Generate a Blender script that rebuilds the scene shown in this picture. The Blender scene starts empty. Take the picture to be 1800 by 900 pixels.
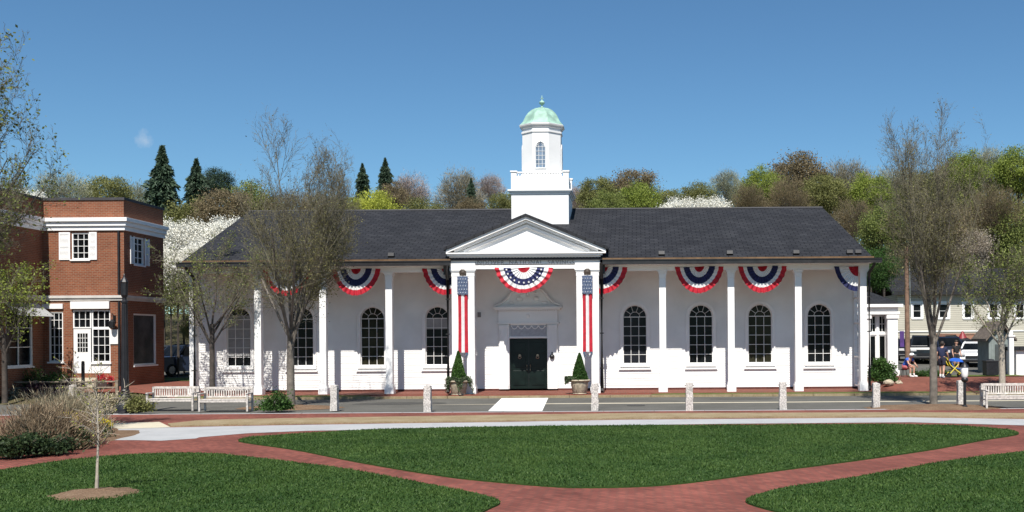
import bpy, math, random
import numpy as np
from mathutils import Vector, Matrix
from mathutils.geometry import tessellate_polygon

# ------------------------------------------------------------------ camera, sky, sun
scene = bpy.context.scene
C = scene.collection
R = math.radians
CAMH, F, PCX, PCY = 2.7, 1800.0, 1120.0, 590.0
ROLL = R(0.38)

cam = bpy.data.cameras.new('camera')
camo = bpy.data.objects.new('camera', cam)
C.objects.link(camo)
cam.sensor_width = 36.0
cam.lens = 36.0
cam.shift_x = -(PCX - 900) / 1800
cam.shift_y = (PCY - 450) / 1800
cam.clip_start = 0.3
cam.clip_end = 2000
camo.location = (0, 0, CAMH)
camo.rotation_euler = (R(90), ROLL, 0)
scene.camera = camo

SUN_EL, SUN_AZ = 53.0, 1.6
world = bpy.data.worlds.new('World')
scene.world = world
world.use_nodes = True
wn, wl = world.node_tree.nodes, world.node_tree.links
wn.clear()
sky = wn.new('ShaderNodeTexSky')
sky.sky_type = 'NISHITA'
sky.sun_disc = False
sky.sun_elevation = R(SUN_EL)
sky.sun_rotation = R(180 + SUN_AZ)
sky.altitude = 200
sky.air_density = 1.0
sky.dust_density = 0.0
sky.ozone_density = 1.0
bg = wn.new('ShaderNodeBackground')
bg.inputs['Strength'].default_value = 0.063
out = wn.new('ShaderNodeOutputWorld')
# one small wisp of cloud low on the left
tc = wn.new('ShaderNodeTexCoord')
vd = wn.new('ShaderNodeVectorMath'); vd.operation = 'DISTANCE'
_d = Vector(((257 - PCX) / F, 1.0, (PCY - 240) / F)).normalized()
vd.inputs[1].default_value = _d
nz = wn.new('ShaderNodeTexNoise'); nz.inputs['Scale'].default_value = 60; nz.inputs['Detail'].default_value = 8; nz.inputs['Roughness'].default_value = 0.65
mr = wn.new('ShaderNodeMapRange'); mr.inputs['From Min'].default_value = 0.0; mr.inputs['From Max'].default_value = 0.022
mr.inputs['To Min'].default_value = 0.62; mr.inputs['To Max'].default_value = -0.35
ad = wn.new('ShaderNodeMath'); ad.operation = 'ADD'
mm = wn.new('ShaderNodeMapRange'); mm.inputs['From Min'].default_value = 0.78; mm.inputs['From Max'].default_value = 1.22
mm.inputs['To Max'].default_value = 0.42
mx = wn.new('ShaderNodeMixRGB'); mx.inputs['Color2'].default_value = (8.5, 8.9, 9.4, 1)
wl.new(tc.outputs['Generated'], vd.inputs[0]); wl.new(tc.outputs['Generated'], nz.inputs['Vector'])
wl.new(vd.outputs['Value'], mr.inputs['Value'])
wl.new(mr.outputs['Result'], ad.inputs[0]); wl.new(nz.outputs['Fac'], ad.inputs[1])
wl.new(ad.outputs[0], mm.inputs['Value']); wl.new(mm.outputs['Result'], mx.inputs['Fac'])
clear = wn.new('ShaderNodeMixRGB'); clear.blend_type = 'MULTIPLY'; clear.inputs['Fac'].default_value = 1.0
clear.inputs['Color2'].default_value = (0.64, 0.965, 1.17, 1)      # very clear spring air
wl.new(sky.outputs[0], clear.inputs['Color1']); wl.new(clear.outputs[0], mx.inputs['Color1']); wl.new(mx.outputs[0], bg.inputs['Color'])
wl.new(bg.outputs[0], out.inputs['Surface'])

sun = bpy.data.lights.new('sun', 'SUN')
sun.energy = 5.0
sun.angle = R(0.5)
sun.color = (1.0, 0.955, 0.88)
suno = bpy.data.objects.new('sun', sun)
suno.rotation_euler = (R(90 - SUN_EL), 0, -R(SUN_AZ))
suno.location = (0, -20, 40)
C.objects.link(suno)

scene.view_settings.view_transform = 'Standard'
scene.view_settings.look = 'None'
scene.view_settings.gamma = 1
scene.view_settings.use_curve_mapping = False
scene.view_settings.exposure = 0.5

# ------------------------------------------------------------------ measuring helpers
cr, sr = math.cos(ROLL), math.sin(ROLL)
def unroll(px, py):
    dx, dy = px - PCX, PCY - py
    return dx * cr + dy * sr, -dx * sr + dy * cr
def X(px, Y, py=590):
    return unroll(px, py)[0] / F * Y
def Z(px, py, Y):
    return CAMH + unroll(px, py)[1] / F * Y
def G(px, py, z=0.0):
    dx, dy = unroll(px, py)
    Y = (CAMH - z) * F / (-dy)
    return dx / F * Y, Y
def ss(t):
    t = min(1.0, max(0.0, t))
    return t * t * (3 - 2 * t)
def gz(x, y):
    z = 0.5 * ss((-19.9 - x) / 2.8) * ss((y - 42.5) / 5.0)
    z += 0.5 * ss((x - 10.9) / 1.5) * ss((y - 46.4) / 3.6)
    z += 0.4 * ss((y - 53) / 18)
    if y > 92:
        H = 6 + 10 * ss((x + 12) / 25)
        z += H * ss((y - 92) / 80)
    return z

# ------------------------------------------------------------------ materials
MATS = {}
def base_mat(name):
    m = bpy.data.materials.new(name)
    m.use_nodes = True
    n, l = m.node_tree.nodes, m.node_tree.links
    b = n['Principled BSDF']
    MATS[name] = m
    return m, n, l, b
def mat(name, col, rough=0.6, var=0.12, scale=3.0, metal=0.0, bump=0.0, bscale=None, detail=5, spec=None, coat=0.0, col2=None, trans=0.0):
    if name in MATS: return MATS[name]
    m, n, l, b = base_mat(name)
    b.inputs['Roughness'].default_value = rough
    b.inputs['Metallic'].default_value = metal
    if spec is not None: b.inputs['Specular IOR Level'].default_value = spec
    if coat: b.inputs['Coat Weight'].default_value = coat
    t = n.new('ShaderNodeTexCoord')
    x = n.new('ShaderNodeTexNoise'); x.inputs['Scale'].default_value = scale; x.inputs['Detail'].default_value = detail
    l.new(t.outputs['Object'], x.inputs['Vector'])
    r = n.new('ShaderNodeValToRGB')
    c1 = [max(0, c * (1 - var)) for c in col]; c2 = col2 if col2 else [min(1, c * (1 + var)) for c in col]
    r.color_ramp.elements[0].position = 0.35; r.color_ramp.elements[1].position = 0.65
    r.color_ramp.elements[0].color = (*c1, 1); r.color_ramp.elements[1].color = (*c2, 1)
    l.new(x.outputs['Fac'], r.inputs['Fac']); l.new(r.outputs['Color'], b.inputs['Base Color'])
    if bump:
        y = n.new('ShaderNodeTexNoise'); y.inputs['Scale'].default_value = bscale or scale * 8; y.inputs['Detail'].default_value = 4
        l.new(t.outputs['Object'], y.inputs['Vector'])
        bb = n.new('ShaderNodeBump'); bb.inputs['Strength'].default_value = bump; bb.inputs['Distance'].default_value = 0.02
        l.new(y.outputs['Fac'], bb.inputs['Height']); l.new(bb.outputs[0], b.inputs['Normal'])
    return m
def leaf_mat(name, c1, c2, rough=0.6, trans=0.38):
    """per-leaf colour change: noise on world position plus a random value per island"""
    if name in MATS: return MATS[name]
    m, n, l, b = base_mat(name)
    b.inputs['Roughness'].default_value = rough
    b.inputs['Specular IOR Level'].default_value = 0.25
    t = n.new('ShaderNodeNewGeometry')
    x = n.new('ShaderNodeTexNoise'); x.inputs['Scale'].default_value = 0.55; x.inputs['Detail'].default_value = 2
    l.new(t.outputs['Position'], x.inputs['Vector'])
    a = n.new('ShaderNodeMath'); a.operation = 'MULTIPLY_ADD'; a.inputs[1].default_value = 0.55
    l.new(t.outputs['Random Per Island'], a.inputs[0]); l.new(x.outputs['Fac'], a.inputs[2])
    r = n.new('ShaderNodeValToRGB')
    r.color_ramp.elements[0].position = 0.45; r.color_ramp.elements[1].position = 1.0
    r.color_ramp.elements[0].color = (*c1, 1); r.color_ramp.elements[1].color = (*c2, 1)
    l.new(a.outputs[0], r.inputs['Fac']); l.new(r.outputs['Color'], b.inputs['Base Color'])
    if trans:
        tr = n.new('ShaderNodeBsdfTranslucent'); mix = n.new('ShaderNodeMixShader'); mix.inputs[0].default_value = trans
        l.new(r.outputs['Color'], tr.inputs['Color'])
        l.new(b.outputs[0], mix.inputs[1]); l.new(tr.outputs[0], mix.inputs[2])
        l.new(mix.outputs[0], n['Material Output'].inputs['Surface'])
    return m
def wall_coords(n, l, mode):
    g = n.new('ShaderNodeNewGeometry')
    sp = n.new('ShaderNodeSeparateXYZ'); l.new(g.outputs['Position'], sp.inputs[0])
    cb = n.new('ShaderNodeCombineXYZ')
    if mode == 'ground':
        l.new(sp.outputs['X'], cb.inputs['X']); l.new(sp.outputs['Y'], cb.inputs['Y'])
        return cb
    sn = n.new('ShaderNodeSeparateXYZ'); l.new(g.outputs['True Normal'], sn.inputs[0])
    ax = n.new('ShaderNodeMath'); ax.operation = 'ABSOLUTE'; l.new(sn.outputs['X'], ax.inputs[0])
    ay = n.new('ShaderNodeMath'); ay.operation = 'ABSOLUTE'; l.new(sn.outputs['Y'], ay.inputs[0])
    m1 = n.new('ShaderNodeMath'); m1.operation = 'MULTIPLY'; l.new(sp.outputs['X'], m1.inputs[0]); l.new(ay.outputs[0], m1.inputs[1])
    m2 = n.new('ShaderNodeMath'); m2.operation = 'MULTIPLY_ADD'; l.new(sp.outputs['Y'], m2.inputs[0]); l.new(ax.outputs[0], m2.inputs[1]); l.new(m1.outputs[0], m2.inputs[2])
    l.new(m2.outputs[0], cb.inputs['X']); l.new(sp.outputs['Z'], cb.inputs['Y'])
    return cb
def brick_mat(name, c1, c2, mortar, bw=0.21, bh=0.075, mode='wall', rot=0.0, patch=0.25, msize=0.012, rough=0.85, blotch=(0.25, 0.5), bump=0.4):
    if name in MATS: return MATS[name]
    m, n, l, b = base_mat(name)
    b.inputs['Roughness'].default_value = rough
    b.inputs['Specular IOR Level'].default_value = 0.2
    cb = wall_coords(n, l, mode)
    mp = n.new('ShaderNodeMapping'); mp.inputs['Rotation'].default_value[2] = rot
    l.new(cb.outputs[0], mp.inputs['Vector'])
    br = n.new('ShaderNodeTexBrick')
    br.inputs['Color1'].default_value = (*c1, 1); br.inputs['Color2'].default_value = (*c2, 1); br.inputs['Mortar'].default_value = (*mortar, 1)
    br.inputs['Scale'].default_value = 1.0
    br.inputs['Mortar Size'].default_value = msize
    br.inputs['Brick Width'].default_value = bw; br.inputs['Row Height'].default_value = bh
    br.inputs['Bias'].default_value = -0.1
    l.new(mp.outputs[0], br.inputs['Vector'])
    x = n.new('ShaderNodeTexNoise'); x.inputs['Scale'].default_value = blotch[1]; x.inputs['Detail'].default_value = 8; x.inputs['Roughness'].default_value = 0.65
    l.new(cb.outputs[0], x.inputs['Vector'])
    r = n.new('ShaderNodeMapRange'); r.inputs['From Min'].default_value = 0.3; r.inputs['From Max'].default_value = 0.7
    r.inputs['To Min'].default_value = 1 - patch; r.inputs['To Max'].default_value = 1 + patch
    l.new(x.outputs['Fac'], r.inputs['Value'])
    mu = n.new('ShaderNodeVectorMath'); mu.operation = 'SCALE'
    l.new(br.outputs['Color'], mu.inputs[0]); l.new(r.outputs['Result'], mu.inputs['Scale'])
    l.new(mu.outputs[0], b.inputs['Base Color'])
    bb = n.new('ShaderNodeBump'); bb.inputs['Strength'].default_value = bump; bb.inputs['Distance'].default_value = 0.01; bb.invert = True
    l.new(br.outputs['Fac'], bb.inputs['Height']); l.new(bb.outputs[0], b.inputs['Normal'])
    return m
def ground_mat(name, stops, scale, rough=0.9, scale2=None, bump=0.3, bscale=60, amt=0.35):
    """stops: list of (pos, colour) on two octaves of noise in world space"""
    if name in MATS: return MATS[name]
    m, n, l, b = base_mat(name)
    b.inputs['Roughness'].default_value = rough
    b.inputs['Specular IOR Level'].default_value = 0.15
    g = n.new('ShaderNodeNewGeometry')
    x = n.new('ShaderNodeTexNoise'); x.inputs['Scale'].default_value = scale; x.inputs['Detail'].default_value = 10; x.inputs['Roughness'].default_value = 0.68
    y = n.new('ShaderNodeTexNoise'); y.inputs['Scale'].default_value = scale2 or scale * 14; y.inputs['Detail'].default_value = 6; y.inputs['Roughness'].default_value = 0.7
    l.new(g.outputs['Position'], x.inputs['Vector']); l.new(g.outputs['Position'], y.inputs['Vector'])
    mi = n.new('ShaderNodeMix'); mi.data_type = 'FLOAT'; mi.inputs[0].default_value = amt
    l.new(x.outputs['Fac'], mi.inputs[2]); l.new(y.outputs['Fac'], mi.inputs[3])
    r = n.new('ShaderNodeValToRGB')
    while len(r.color_ramp.elements) < len(stops): r.color_ramp.elements.new(0.5)
    for e, (p, c) in zip(r.color_ramp.elements, stops):
        e.position = p; e.color = (*c, 1)
    l.new(mi.outputs[0], r.inputs['Fac']); l.new(r.outputs['Color'], b.inputs['Base Color'])
    z = n.new('ShaderNodeTexNoise'); z.inputs['Scale'].default_value = bscale; z.inputs['Detail'].default_value = 4
    l.new(g.outputs['Position'], z.inputs['Vector'])
    bb = n.new('ShaderNodeBump'); bb.inputs['Strength'].default_value = bump; bb.inputs['Distance'].default_value = 0.03
    l.new(z.outputs['Fac'], bb.inputs['Height']); l.new(bb.outputs[0], b.inputs['Normal'])
    return m
def glass_mat(name, col=(0.006, 0.007, 0.008), rough=0.16):
    if name in MATS: return MATS[name]
    m = mat(name, col, rough=rough, var=0.5, scale=1.2, spec=0.10)
    return m

WHITE = mat('white_paint', (0.80, 0.79, 0.775), 0.5, 0.03, 0.8, bump=0.05, bscale=30)
CLAP = mat('clapboard_paint', (0.78, 0.77, 0.75), 0.55, 0.06, 0.9, bump=0.08, bscale=14)
BLACK = mat('black_iron', (0.012, 0.012, 0.014), 0.45, 0.3, 6)
GUTTER = mat('dark_gutter', (0.02, 0.018, 0.018), 0.4, 0.3, 3)
COPPER = mat('copper_flashing', (0.22, 0.13, 0.07), 0.45, 0.25, 2.2, metal=0.6)
PATINA = mat('patina_copper', (0.27, 0.43, 0.35), 0.65, 0.22, 2.6, bump=0.15)
GLASS = glass_mat('dark_glass')
GLASS2 = glass_mat('olive_painted_reflection_glass', (0.022, 0.021, 0.013), .12)  # faint olive reflection painted into the pane's base colour
GLASS3 = glass_mat('soft_painted_reflection_glass', (0.013, 0.014, 0.018), .14)  # soft grey reflection put into the base colour, not mirrored
GLASSG = glass_mat('curtained_glass', (0.16, 0.165, 0.17), 0.2)
DOORM = mat('dark_green_door_paint', (0.005, 0.011, 0.009), 0.35, 0.3, 3, spec=0.25)
BRASS = mat('brass', (0.45, 0.38, 0.28), 0.35, 0.15, 20, metal=0.8)
RED = mat('red_cloth', (0.43, 0.012, 0.028), 0.8, 0.18, 5)
CREAM = mat('white_cloth', (0.68, 0.67, 0.665), 0.8, 0.05, 5)
BLUE = mat('navy_cloth', (0.010, 0.014, 0.075), 0.8, 0.25, 5)
FADE = mat('faded_blue_cloth', (0.085, 0.115, 0.19), 0.8, 0.3, 40)
GRANITE = mat('granite', (0.46, 0.43, 0.40), 0.85, 0.35, 22, bump=0.5, bscale=40)
TEAK = mat('weathered_teak', (0.50, 0.46, 0.42), 0.8, 0.28, 9, bump=0.2)
OLDW = mat('old_wood', (0.20, 0.16, 0.12), 0.9, 0.3, 7, bump=0.3)
STONEPOT = mat('cast_stone', (0.40, 0.34, 0.25), 0.85, 0.3, 8, bump=0.4)
SOIL = mat('soil', (0.05, 0.035, 0.025), 0.95, 0.4, 12, bump=0.5)
BARK = mat('grey_bark', (0.15, 0.13, 0.108), 0.9, 0.3, 5, bump=0.5, bscale=25)
BARKD = mat('dark_bark', (0.062, 0.05, 0.042), 0.9, 0.35, 5, bump=0.4, bscale=25)
TWIG = mat('twig_bark', (0.135, 0.122, 0.082), 0.9, 0.35, 2)
PALEBARK = mat('pale_bark', (0.36, 0.31, 0.25), 0.85, 0.2, 8)
SLATE = brick_mat('slate_shingles', (0.0205, 0.0215, 0.0255), (0.031, 0.032, 0.036), (0.008, 0.008, 0.010), 0.42, 0.26, 'ground', patch=0.28, msize=0.018, rough=0.8, blotch=(0.3, 0.7), bump=0.9)
BRICKW = brick_mat('red_brick', (0.235, 0.078, 0.038), (0.175, 0.054, 0.028), (0.23, 0.165, 0.115), 0.22, 0.08, 'wall', patch=0.2, msize=0.009, blotch=(0.2, 0.9))
BRICKF = brick_mat('brick_paving', (0.235, 0.073, 0.054), (0.150, 0.044, 0.034), (0.105, 0.060, 0.046), 0.22, 0.11, 'ground', rot=R(45), patch=0.34, msize=0.010, blotch=(0.2, 0.45), bump=0.4)
BRICKP = brick_mat('brick_walk', (0.22, 0.072, 0.048), (0.165, 0.052, 0.036), (0.11, 0.07, 0.055), 0.22, 0.11, 'ground', patch=0.2, msize=0.010, blotch=(0.2, 0.8), bump=0.2)
SIDING = brick_mat('grey_siding', (0.50, 0.47, 0.39), (0.48, 0.455, 0.375), (0.28, 0.26, 0.22), 60, 0.16, 'wall', patch=0.08, msize=0.02, blotch=(0.2, 0.4))
GREYW = mat('grey_green_paint', (0.20, 0.23, 0.22), 0.7, 0.1, 3)

LAWN = ground_mat('lawn', [(0.30, (0.018, 0.036, 0.009)), (0.48, (0.026, 0.058, 0.012)), (0.62, (0.038, 0.075, 0.015)), (0.78, (0.09, 0.095, 0.032))], 0.32, bump=0.6, bscale=28, amt=0.45)
ROUGHG = ground_mat('rough_grass', [(0.30, (0.05, 0.085, 0.018)), (0.5, (0.09, 0.12, 0.03)), (0.7, (0.20, 0.15, 0.08))], 0.9, bump=0.6)
EARTH = ground_mat('earth', [(0.3, (0.07, 0.06, 0.035)), (0.55, (0.10, 0.09, 0.045)), (0.75, (0.14, 0.11, 0.06))], 0.12, bump=0.5, bscale=4)
ASPH = ground_mat('asphalt', [(0.32, (0.080, 0.078, 0.070)), (0.55, (0.118, 0.115, 0.104)), (0.75, (0.155, 0.150, 0.135))], 0.45, bump=0.25, bscale=90)
CONC = ground_mat('concrete', [(0.3, (0.29, 0.295, 0.30)), (0.5, (0.37, 0.375, 0.38)), (0.7, (0.43, 0.43, 0.43))], 0.9, bump=0.1, bscale=60)
CONCB = ground_mat('buff_concrete', [(0.3, (0.45, 0.40, 0.30)), (0.7, (0.60, 0.55, 0.43))], 1.2, bump=0.1)
KERB = ground_mat('kerb_granite', [(0.3, (0.17, 0.12, 0.06)), (0.5, (0.27, 0.21, 0.125)), (0.7, (0.36, 0.31, 0.21))], 1.3, bump=0.4, amt=0.5)
MULCH = ground_mat('mulch', [(0.3, (0.08, 0.045, 0.028)), (0.5, (0.17, 0.11, 0.07)), (0.7, (0.27, 0.19, 0.125))], 1.6, bump=0.9, bscale=30, amt=0.6)
PAINTW = ground_mat('white_road_paint', [(0.25, (0.55, 0.55, 0.54)), (0.5, (0.76, 0.76, 0.74))], 1.5, bump=0.1)

# ------------------------------------------------------------------ object helpers
ORG = {}
def link(o, parent=None, origin=None):
    C.objects.link(o)
    if parent is not None:
        o.parent = parent
        ORG[o.name] = ORG[parent.name]
    else:
        ORG[o.name] = Vector(origin or (0, 0, 0))
        o.location = ORG[o.name]
    return o
def tag(o, label=None, cat=None, group=None, kind=None):
    if label: o['label'] = label
    if cat: o['category'] = cat
    if group: o['group'] = group
    if kind: o['kind'] = kind
    return o
def thing(name, label, cat, loc=(0, 0, 0), group=None):
    o = bpy.data.objects.new(name, None)
    o.empty_display_size = 0.2
    link(o, None, loc)
    return tag(o, label, cat, group)
def copy_tree(o, parent=None, loc=None, rotz=None, label=None, group=None):
    c = o.copy(); C.objects.link(c); c.parent = parent
    if loc is not None: c.location = loc
    if rotz is not None: c.rotation_euler = (0, 0, rotz)
    if label: c['label'] = label
    if group: c['group'] = group
    for ch in [q for q in bpy.data.objects if q.parent == o]:
        copy_tree(ch, c)
    return c

class MB:
    def __init__(s): s.v = []; s.f = []; s.m = []; s.cur = 0
    def add(s, vs, fs):
        k = len(s.v); s.v += [tuple(p) for p in vs]
        for f in fs: s.f.append([i + k for i in f]); s.m.append(s.cur)
        return s
    def box(s, x0, x1, y0, y1, z0, z1):
        if x0 > x1: x0, x1 = x1, x0
        return s.add([(x0, y0, z0), (x1, y0, z0), (x1, y1, z0), (x0, y1, z0), (x0, y0, z1), (x1, y0, z1), (x1, y1, z1), (x0, y1, z1)],
                     [(0, 3, 2, 1), (4, 5, 6, 7), (0, 1, 5, 4), (1, 2, 6, 5), (2, 3, 7, 6), (3, 0, 4, 7)])
    def cbox(s, c, d, rz=0.0, rx=0.0, ry=0.0):
        M = Matrix.Translation(c) @ Matrix.Rotation(rz, 4, 'Z') @ Matrix.Rotation(ry, 4, 'Y') @ Matrix.Rotation(rx, 4, 'X')
        vs = [M @ Vector((sx * d[0] / 2, sy * d[1] / 2, sz * d[2] / 2)) for sz in (-1, 1) for sx, sy in ((-1, -1), (1, -1), (1, 1), (-1, 1))]
        return s.add(vs, [(0, 3, 2, 1), (4, 5, 6, 7), (0, 1, 5, 4), (1, 2, 6, 5), (2, 3, 7, 6), (3, 0, 4, 7)])
    def prism_xz(s, pts, y0, y1):
        """polygon in x,z pushed along y"""
        n = len(pts)
        vs = [(p[0], y0, p[1]) for p in pts] + [(p[0], y1, p[1]) for p in pts]
        tri = tessellate_polygon([[Vector((p[0], p[1], 0)) for p in pts]])
        fs = [tuple(t) for t in tri] + [tuple(i + n for i in reversed(t)) for t in tri]
        fs += [(i, (i + 1) % n, n + (i + 1) % n, n + i) for i in range(n)]
        return s.add(vs, fs)
    def prism_yz(s, pts, x0, x1):
        n = len(pts)
        vs = [(x0, p[0], p[1]) for p in pts] + [(x1, p[0], p[1]) for p in pts]
        tri = tessellate_polygon([[Vector((p[0], p[1], 0)) for p in pts]])
        fs = [tuple(t) for t in tri] + [tuple(i + n for i in reversed(t)) for t in tri]
        fs += [(i, (i + 1) % n, n + (i + 1) % n, n + i) for i in range(n)]
        return s.add(vs, fs)
    def lathe(s, prof, c=(0, 0, 0), n=20, rot=0.0, cap=True):
        vs = []; fs = []
        for r, z in prof:
            for i in range(n):
                a = rot + 2 * math.pi * i / n
                vs.append((c[0] + r * math.cos(a), c[1] + r * math.sin(a), c[2] + z))
        for k in range(len(prof) - 1):
            for i in range(n):
                j = (i + 1) % n
                fs.append((k * n + i, k * n + j, (k + 1) * n + j, (k + 1) * n + i))
        if cap:
            fs.append(tuple(range(n - 1, -1, -1))); fs.append(tuple((len(prof) - 1) * n + i for i in range(n)))
        return s.add(vs, fs)
    def tube(s, pts, rad, n=8, cap=True):
        pts = [Vector(p) for p in pts]
        if not hasattr(rad, '__len__'): rad = [rad] * len(pts)
        vs = []; fs = []
        for i, p in enumerate(pts):
            d = (pts[min(i + 1, len(pts) - 1)] - pts[max(i - 1, 0)]).normalized()
            a = d.cross(Vector((0, 0, 1)))
            if a.length < 1e-3: a = d.cross(Vector((0, 1, 0)))
            a.normalize(); b = d.cross(a)
            for k in range(n):
                t = 2 * math.pi * k / n
                vs.append(p + (a * math.cos(t) + b * math.sin(t)) * rad[i])
        for i in range(len(pts) - 1):
            for k in range(n):
                j = (k + 1) % n
                fs.append((i * n + k, i * n + j, (i + 1) * n + j, (i + 1) * n + k))
        if cap:
            fs.append(tuple(range(n))); fs.append(tuple((len(pts) - 1) * n + k for k in range(n - 1, -1, -1)))
        return s.add(vs, fs)
    def ball(s, c, r, n=12, m=8, sc=(1, 1, 1)):
        prof = [(math.sin(math.pi * k / m) * r, -math.cos(math.pi * k / m) * r) for k in range(m + 1)]
        vs = []; fs = []
        for pr, pz in prof:
            for i in range(n):
                a = 2 * math.pi * i / n
                vs.append((c[0] + pr * math.cos(a) * sc[0], c[1] + pr * math.sin(a) * sc[1], c[2] + pz * sc[2]))
        for k in range(m):
            for i in range(n):
                j = (i + 1) % n
                fs.append((k * n + i, k * n + j, (k + 1) * n + j, (k + 1) * n + i))
        return s.add(vs, fs)
    def build(s, name, mats, parent=None, origin=None, smooth=False, bevel=0.0, **kw):
        me = bpy.data.meshes.new(name)
        if parent is not None: og = ORG[parent.name]
        else: og = Vector(origin or (0, 0, 0))
        me.from_pydata([(v[0] - og[0], v[1] - og[1], v[2] - og[2]) for v in s.v], [], s.f)
        for m in (mats if isinstance(mats, (list, tuple)) else [mats]): me.materials.append(m)
        if any(s.m): me.polygons.foreach_set('material_index', s.m)
        if smooth:
            me.polygons.foreach_set('use_smooth', [True] * len(me.polygons))
            try: me.set_sharp_from_angle(angle=R(40))
            except Exception: pass
        me.update()
        o = bpy.data.objects.new(name, me)
        link(o, parent, origin)
        if bevel:
            b = o.modifiers.new('bevel', 'BEVEL'); b.width = bevel; b.segments = 2; b.limit_method = 'ANGLE'
        return tag(o, **kw)

def np_mesh(name, V, Fq, mats, parent=None, origin=None, matidx=None, smooth=False):
    """fast mesh of equal-sided faces from arrays, V in the parent's local frame"""
    me = bpy.data.meshes.new(name)
    V = np.asarray(V, dtype=np.float32); Fq = np.asarray(Fq, dtype=np.int32)
    k = Fq.shape[1]
    me.vertices.add(len(V)); me.vertices.foreach_set('co', V.ravel())
    me.loops.add(Fq.size); me.loops.foreach_set('vertex_index', Fq.ravel())
    me.polygons.add(len(Fq))
    me.polygons.foreach_set('loop_start', np.arange(0, Fq.size, k, dtype=np.int32))
    me.polygons.foreach_set('loop_total', np.full(len(Fq), k, dtype=np.int32))
    for m in (mats if isinstance(mats, (list, tuple)) else [mats]): me.materials.append(m)
    if matidx is not None: me.polygons.foreach_set('material_index', matidx)
    if smooth: me.polygons.foreach_set('use_smooth', np.ones(len(Fq), dtype=bool))
    me.update(calc_edges=True)
    o = bpy.data.objects.new(name, me)
    return link(o, parent, origin)

# ------------------------------------------------------------------ foliage and branches
def leaf_quads(P, size, rng, aspect=0.55, D=None, flat=0.0, jitter=0.4):
    n = len(P)
    d = rng.normal(size=(n, 3)) if D is None else D + rng.normal(size=(n, 3)) * flat
    d /= np.linalg.norm(d, axis=1)[:, None] + 1e-9
    u = rng.normal(size=(n, 3)); u -= (u * d).sum(1)[:, None] * d
    u /= np.linalg.norm(u, axis=1)[:, None] + 1e-9
    s = size * (1 + (rng.random(n) - 0.5) * 2 * jitter)
    a = d * s[:, None] / 2; b = u * (s * aspect)[:, None] / 2
    V = np.stack([P - a, P + b * 1.0, P + a, P - b], 1).reshape(-1, 3)
    return V, np.arange(4 * n).reshape(n, 4)
def clump_points(rng, n, clumps, centers_fn, spread):
    cs = centers_fn(clumps)
    idx = rng.integers(0, clumps, n)
    return cs[idx] + rng.normal(size=(n, 3)) * spread * (0.55 + 0.9 * rng.random(clumps))[idx][:, None]
def ellipsoid(rng, n, c, r, shell=0.45):
    d = rng.normal(size=(n, 3)); d /= np.linalg.norm(d, axis=1)[:, None]
    t = (shell + (1 - shell) * rng.random(n) ** 0.6)[:, None]
    return np.array(c) + d * t * np.array(r)

class Tree:
    """recursive branches; keeps segments as (p0, p1, r0, r1) and the tips"""
    def __init__(s, seed): s.r = random.Random(seed); s.seg = []; s.tip = []
    def grow(s, p, d, L, r, lev, P):
        n = P['nseg'][lev]; step = L / n; rr = r
        for i in range(n):
            j = P['jit'][lev]
            d = (d + Vector((s.r.uniform(-j, j), s.r.uniform(-j, j), s.r.uniform(-j, j))) + Vector((0, 0, P['up'][lev]))).normalized()
            q = p + d * step
            r1 = r * (1 - (i + 1) / n * P['taper'][lev])
            s.seg.append((p, q, rr, r1))
            if lev >= P['tiplev']: s.tip.append((q, d))
            if lev < P['levels'] and (i + 1) / n >= P['start'][lev]:
                k = P['kids'][lev]
                k = int(k) + (1 if s.r.random() < k - int(k) else 0)
                for _ in range(k):
                    a = R(s.r.uniform(*P['ang'][lev])); ph = s.r.uniform(0, 2 * math.pi)
                    u = d.orthogonal().normalized(); w = d.cross(u)
                    dd = d * math.cos(a) + (u * math.cos(ph) + w * math.sin(ph)) * math.sin(a)
                    t = s.r.random()
                    LL = L * P['ratio'][lev] * (s.r.uniform(0.86, 1.06) if lev == 0 else s.r.uniform(0.7, 1.2) * (1.0 - 0.45 * (i + t) / n))
                    s.grow(p.lerp(q, t), dd, LL, max(P['rmin'], r1 * P['rr'][lev]), lev + 1, P)
            p = q; rr = r1
    def mesh_arrays(s, sides=4, rmin=None):
        A = np.array([tuple(a[0]) for a in s.seg]); B = np.array([tuple(a[1]) for a in s.seg])
        ra = np.array([a[2] for a in s.seg]); rb = np.array([a[3] for a in s.seg])
        if rmin: ra = np.maximum(ra, rmin); rb = np.maximum(rb, rmin * 0.7)
        d = B - A; d /= np.linalg.norm(d, axis=1)[:, None] + 1e-9
        ref = np.where(np.abs(d[:, 2:3]) > 0.9, np.array([[1.0, 0, 0]]), np.array([[0, 0, 1.0]]))
        u = np.cross(d, ref); u /= np.linalg.norm(u, axis=1)[:, None]; w = np.cross(d, u)
        rings = []
        for Pt, rad in ((A, ra), (B, rb)):
            for k in range(sides):
                t = 2 * math.pi * k / sides
                rings.append(Pt + (u * math.cos(t) + w * math.sin(t)) * rad[:, None])
        V = np.stack(rings, 1).reshape(-1, 3)
        n = len(A); base = np.arange(n)[:, None] * (2 * sides)
        Fs = [np.concatenate([base + k, base + (k + 1) % sides, base + sides + (k + 1) % sides, base + sides + k], 1) for k in range(sides)]
        return V, np.concatenate(Fs, 0)

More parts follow.
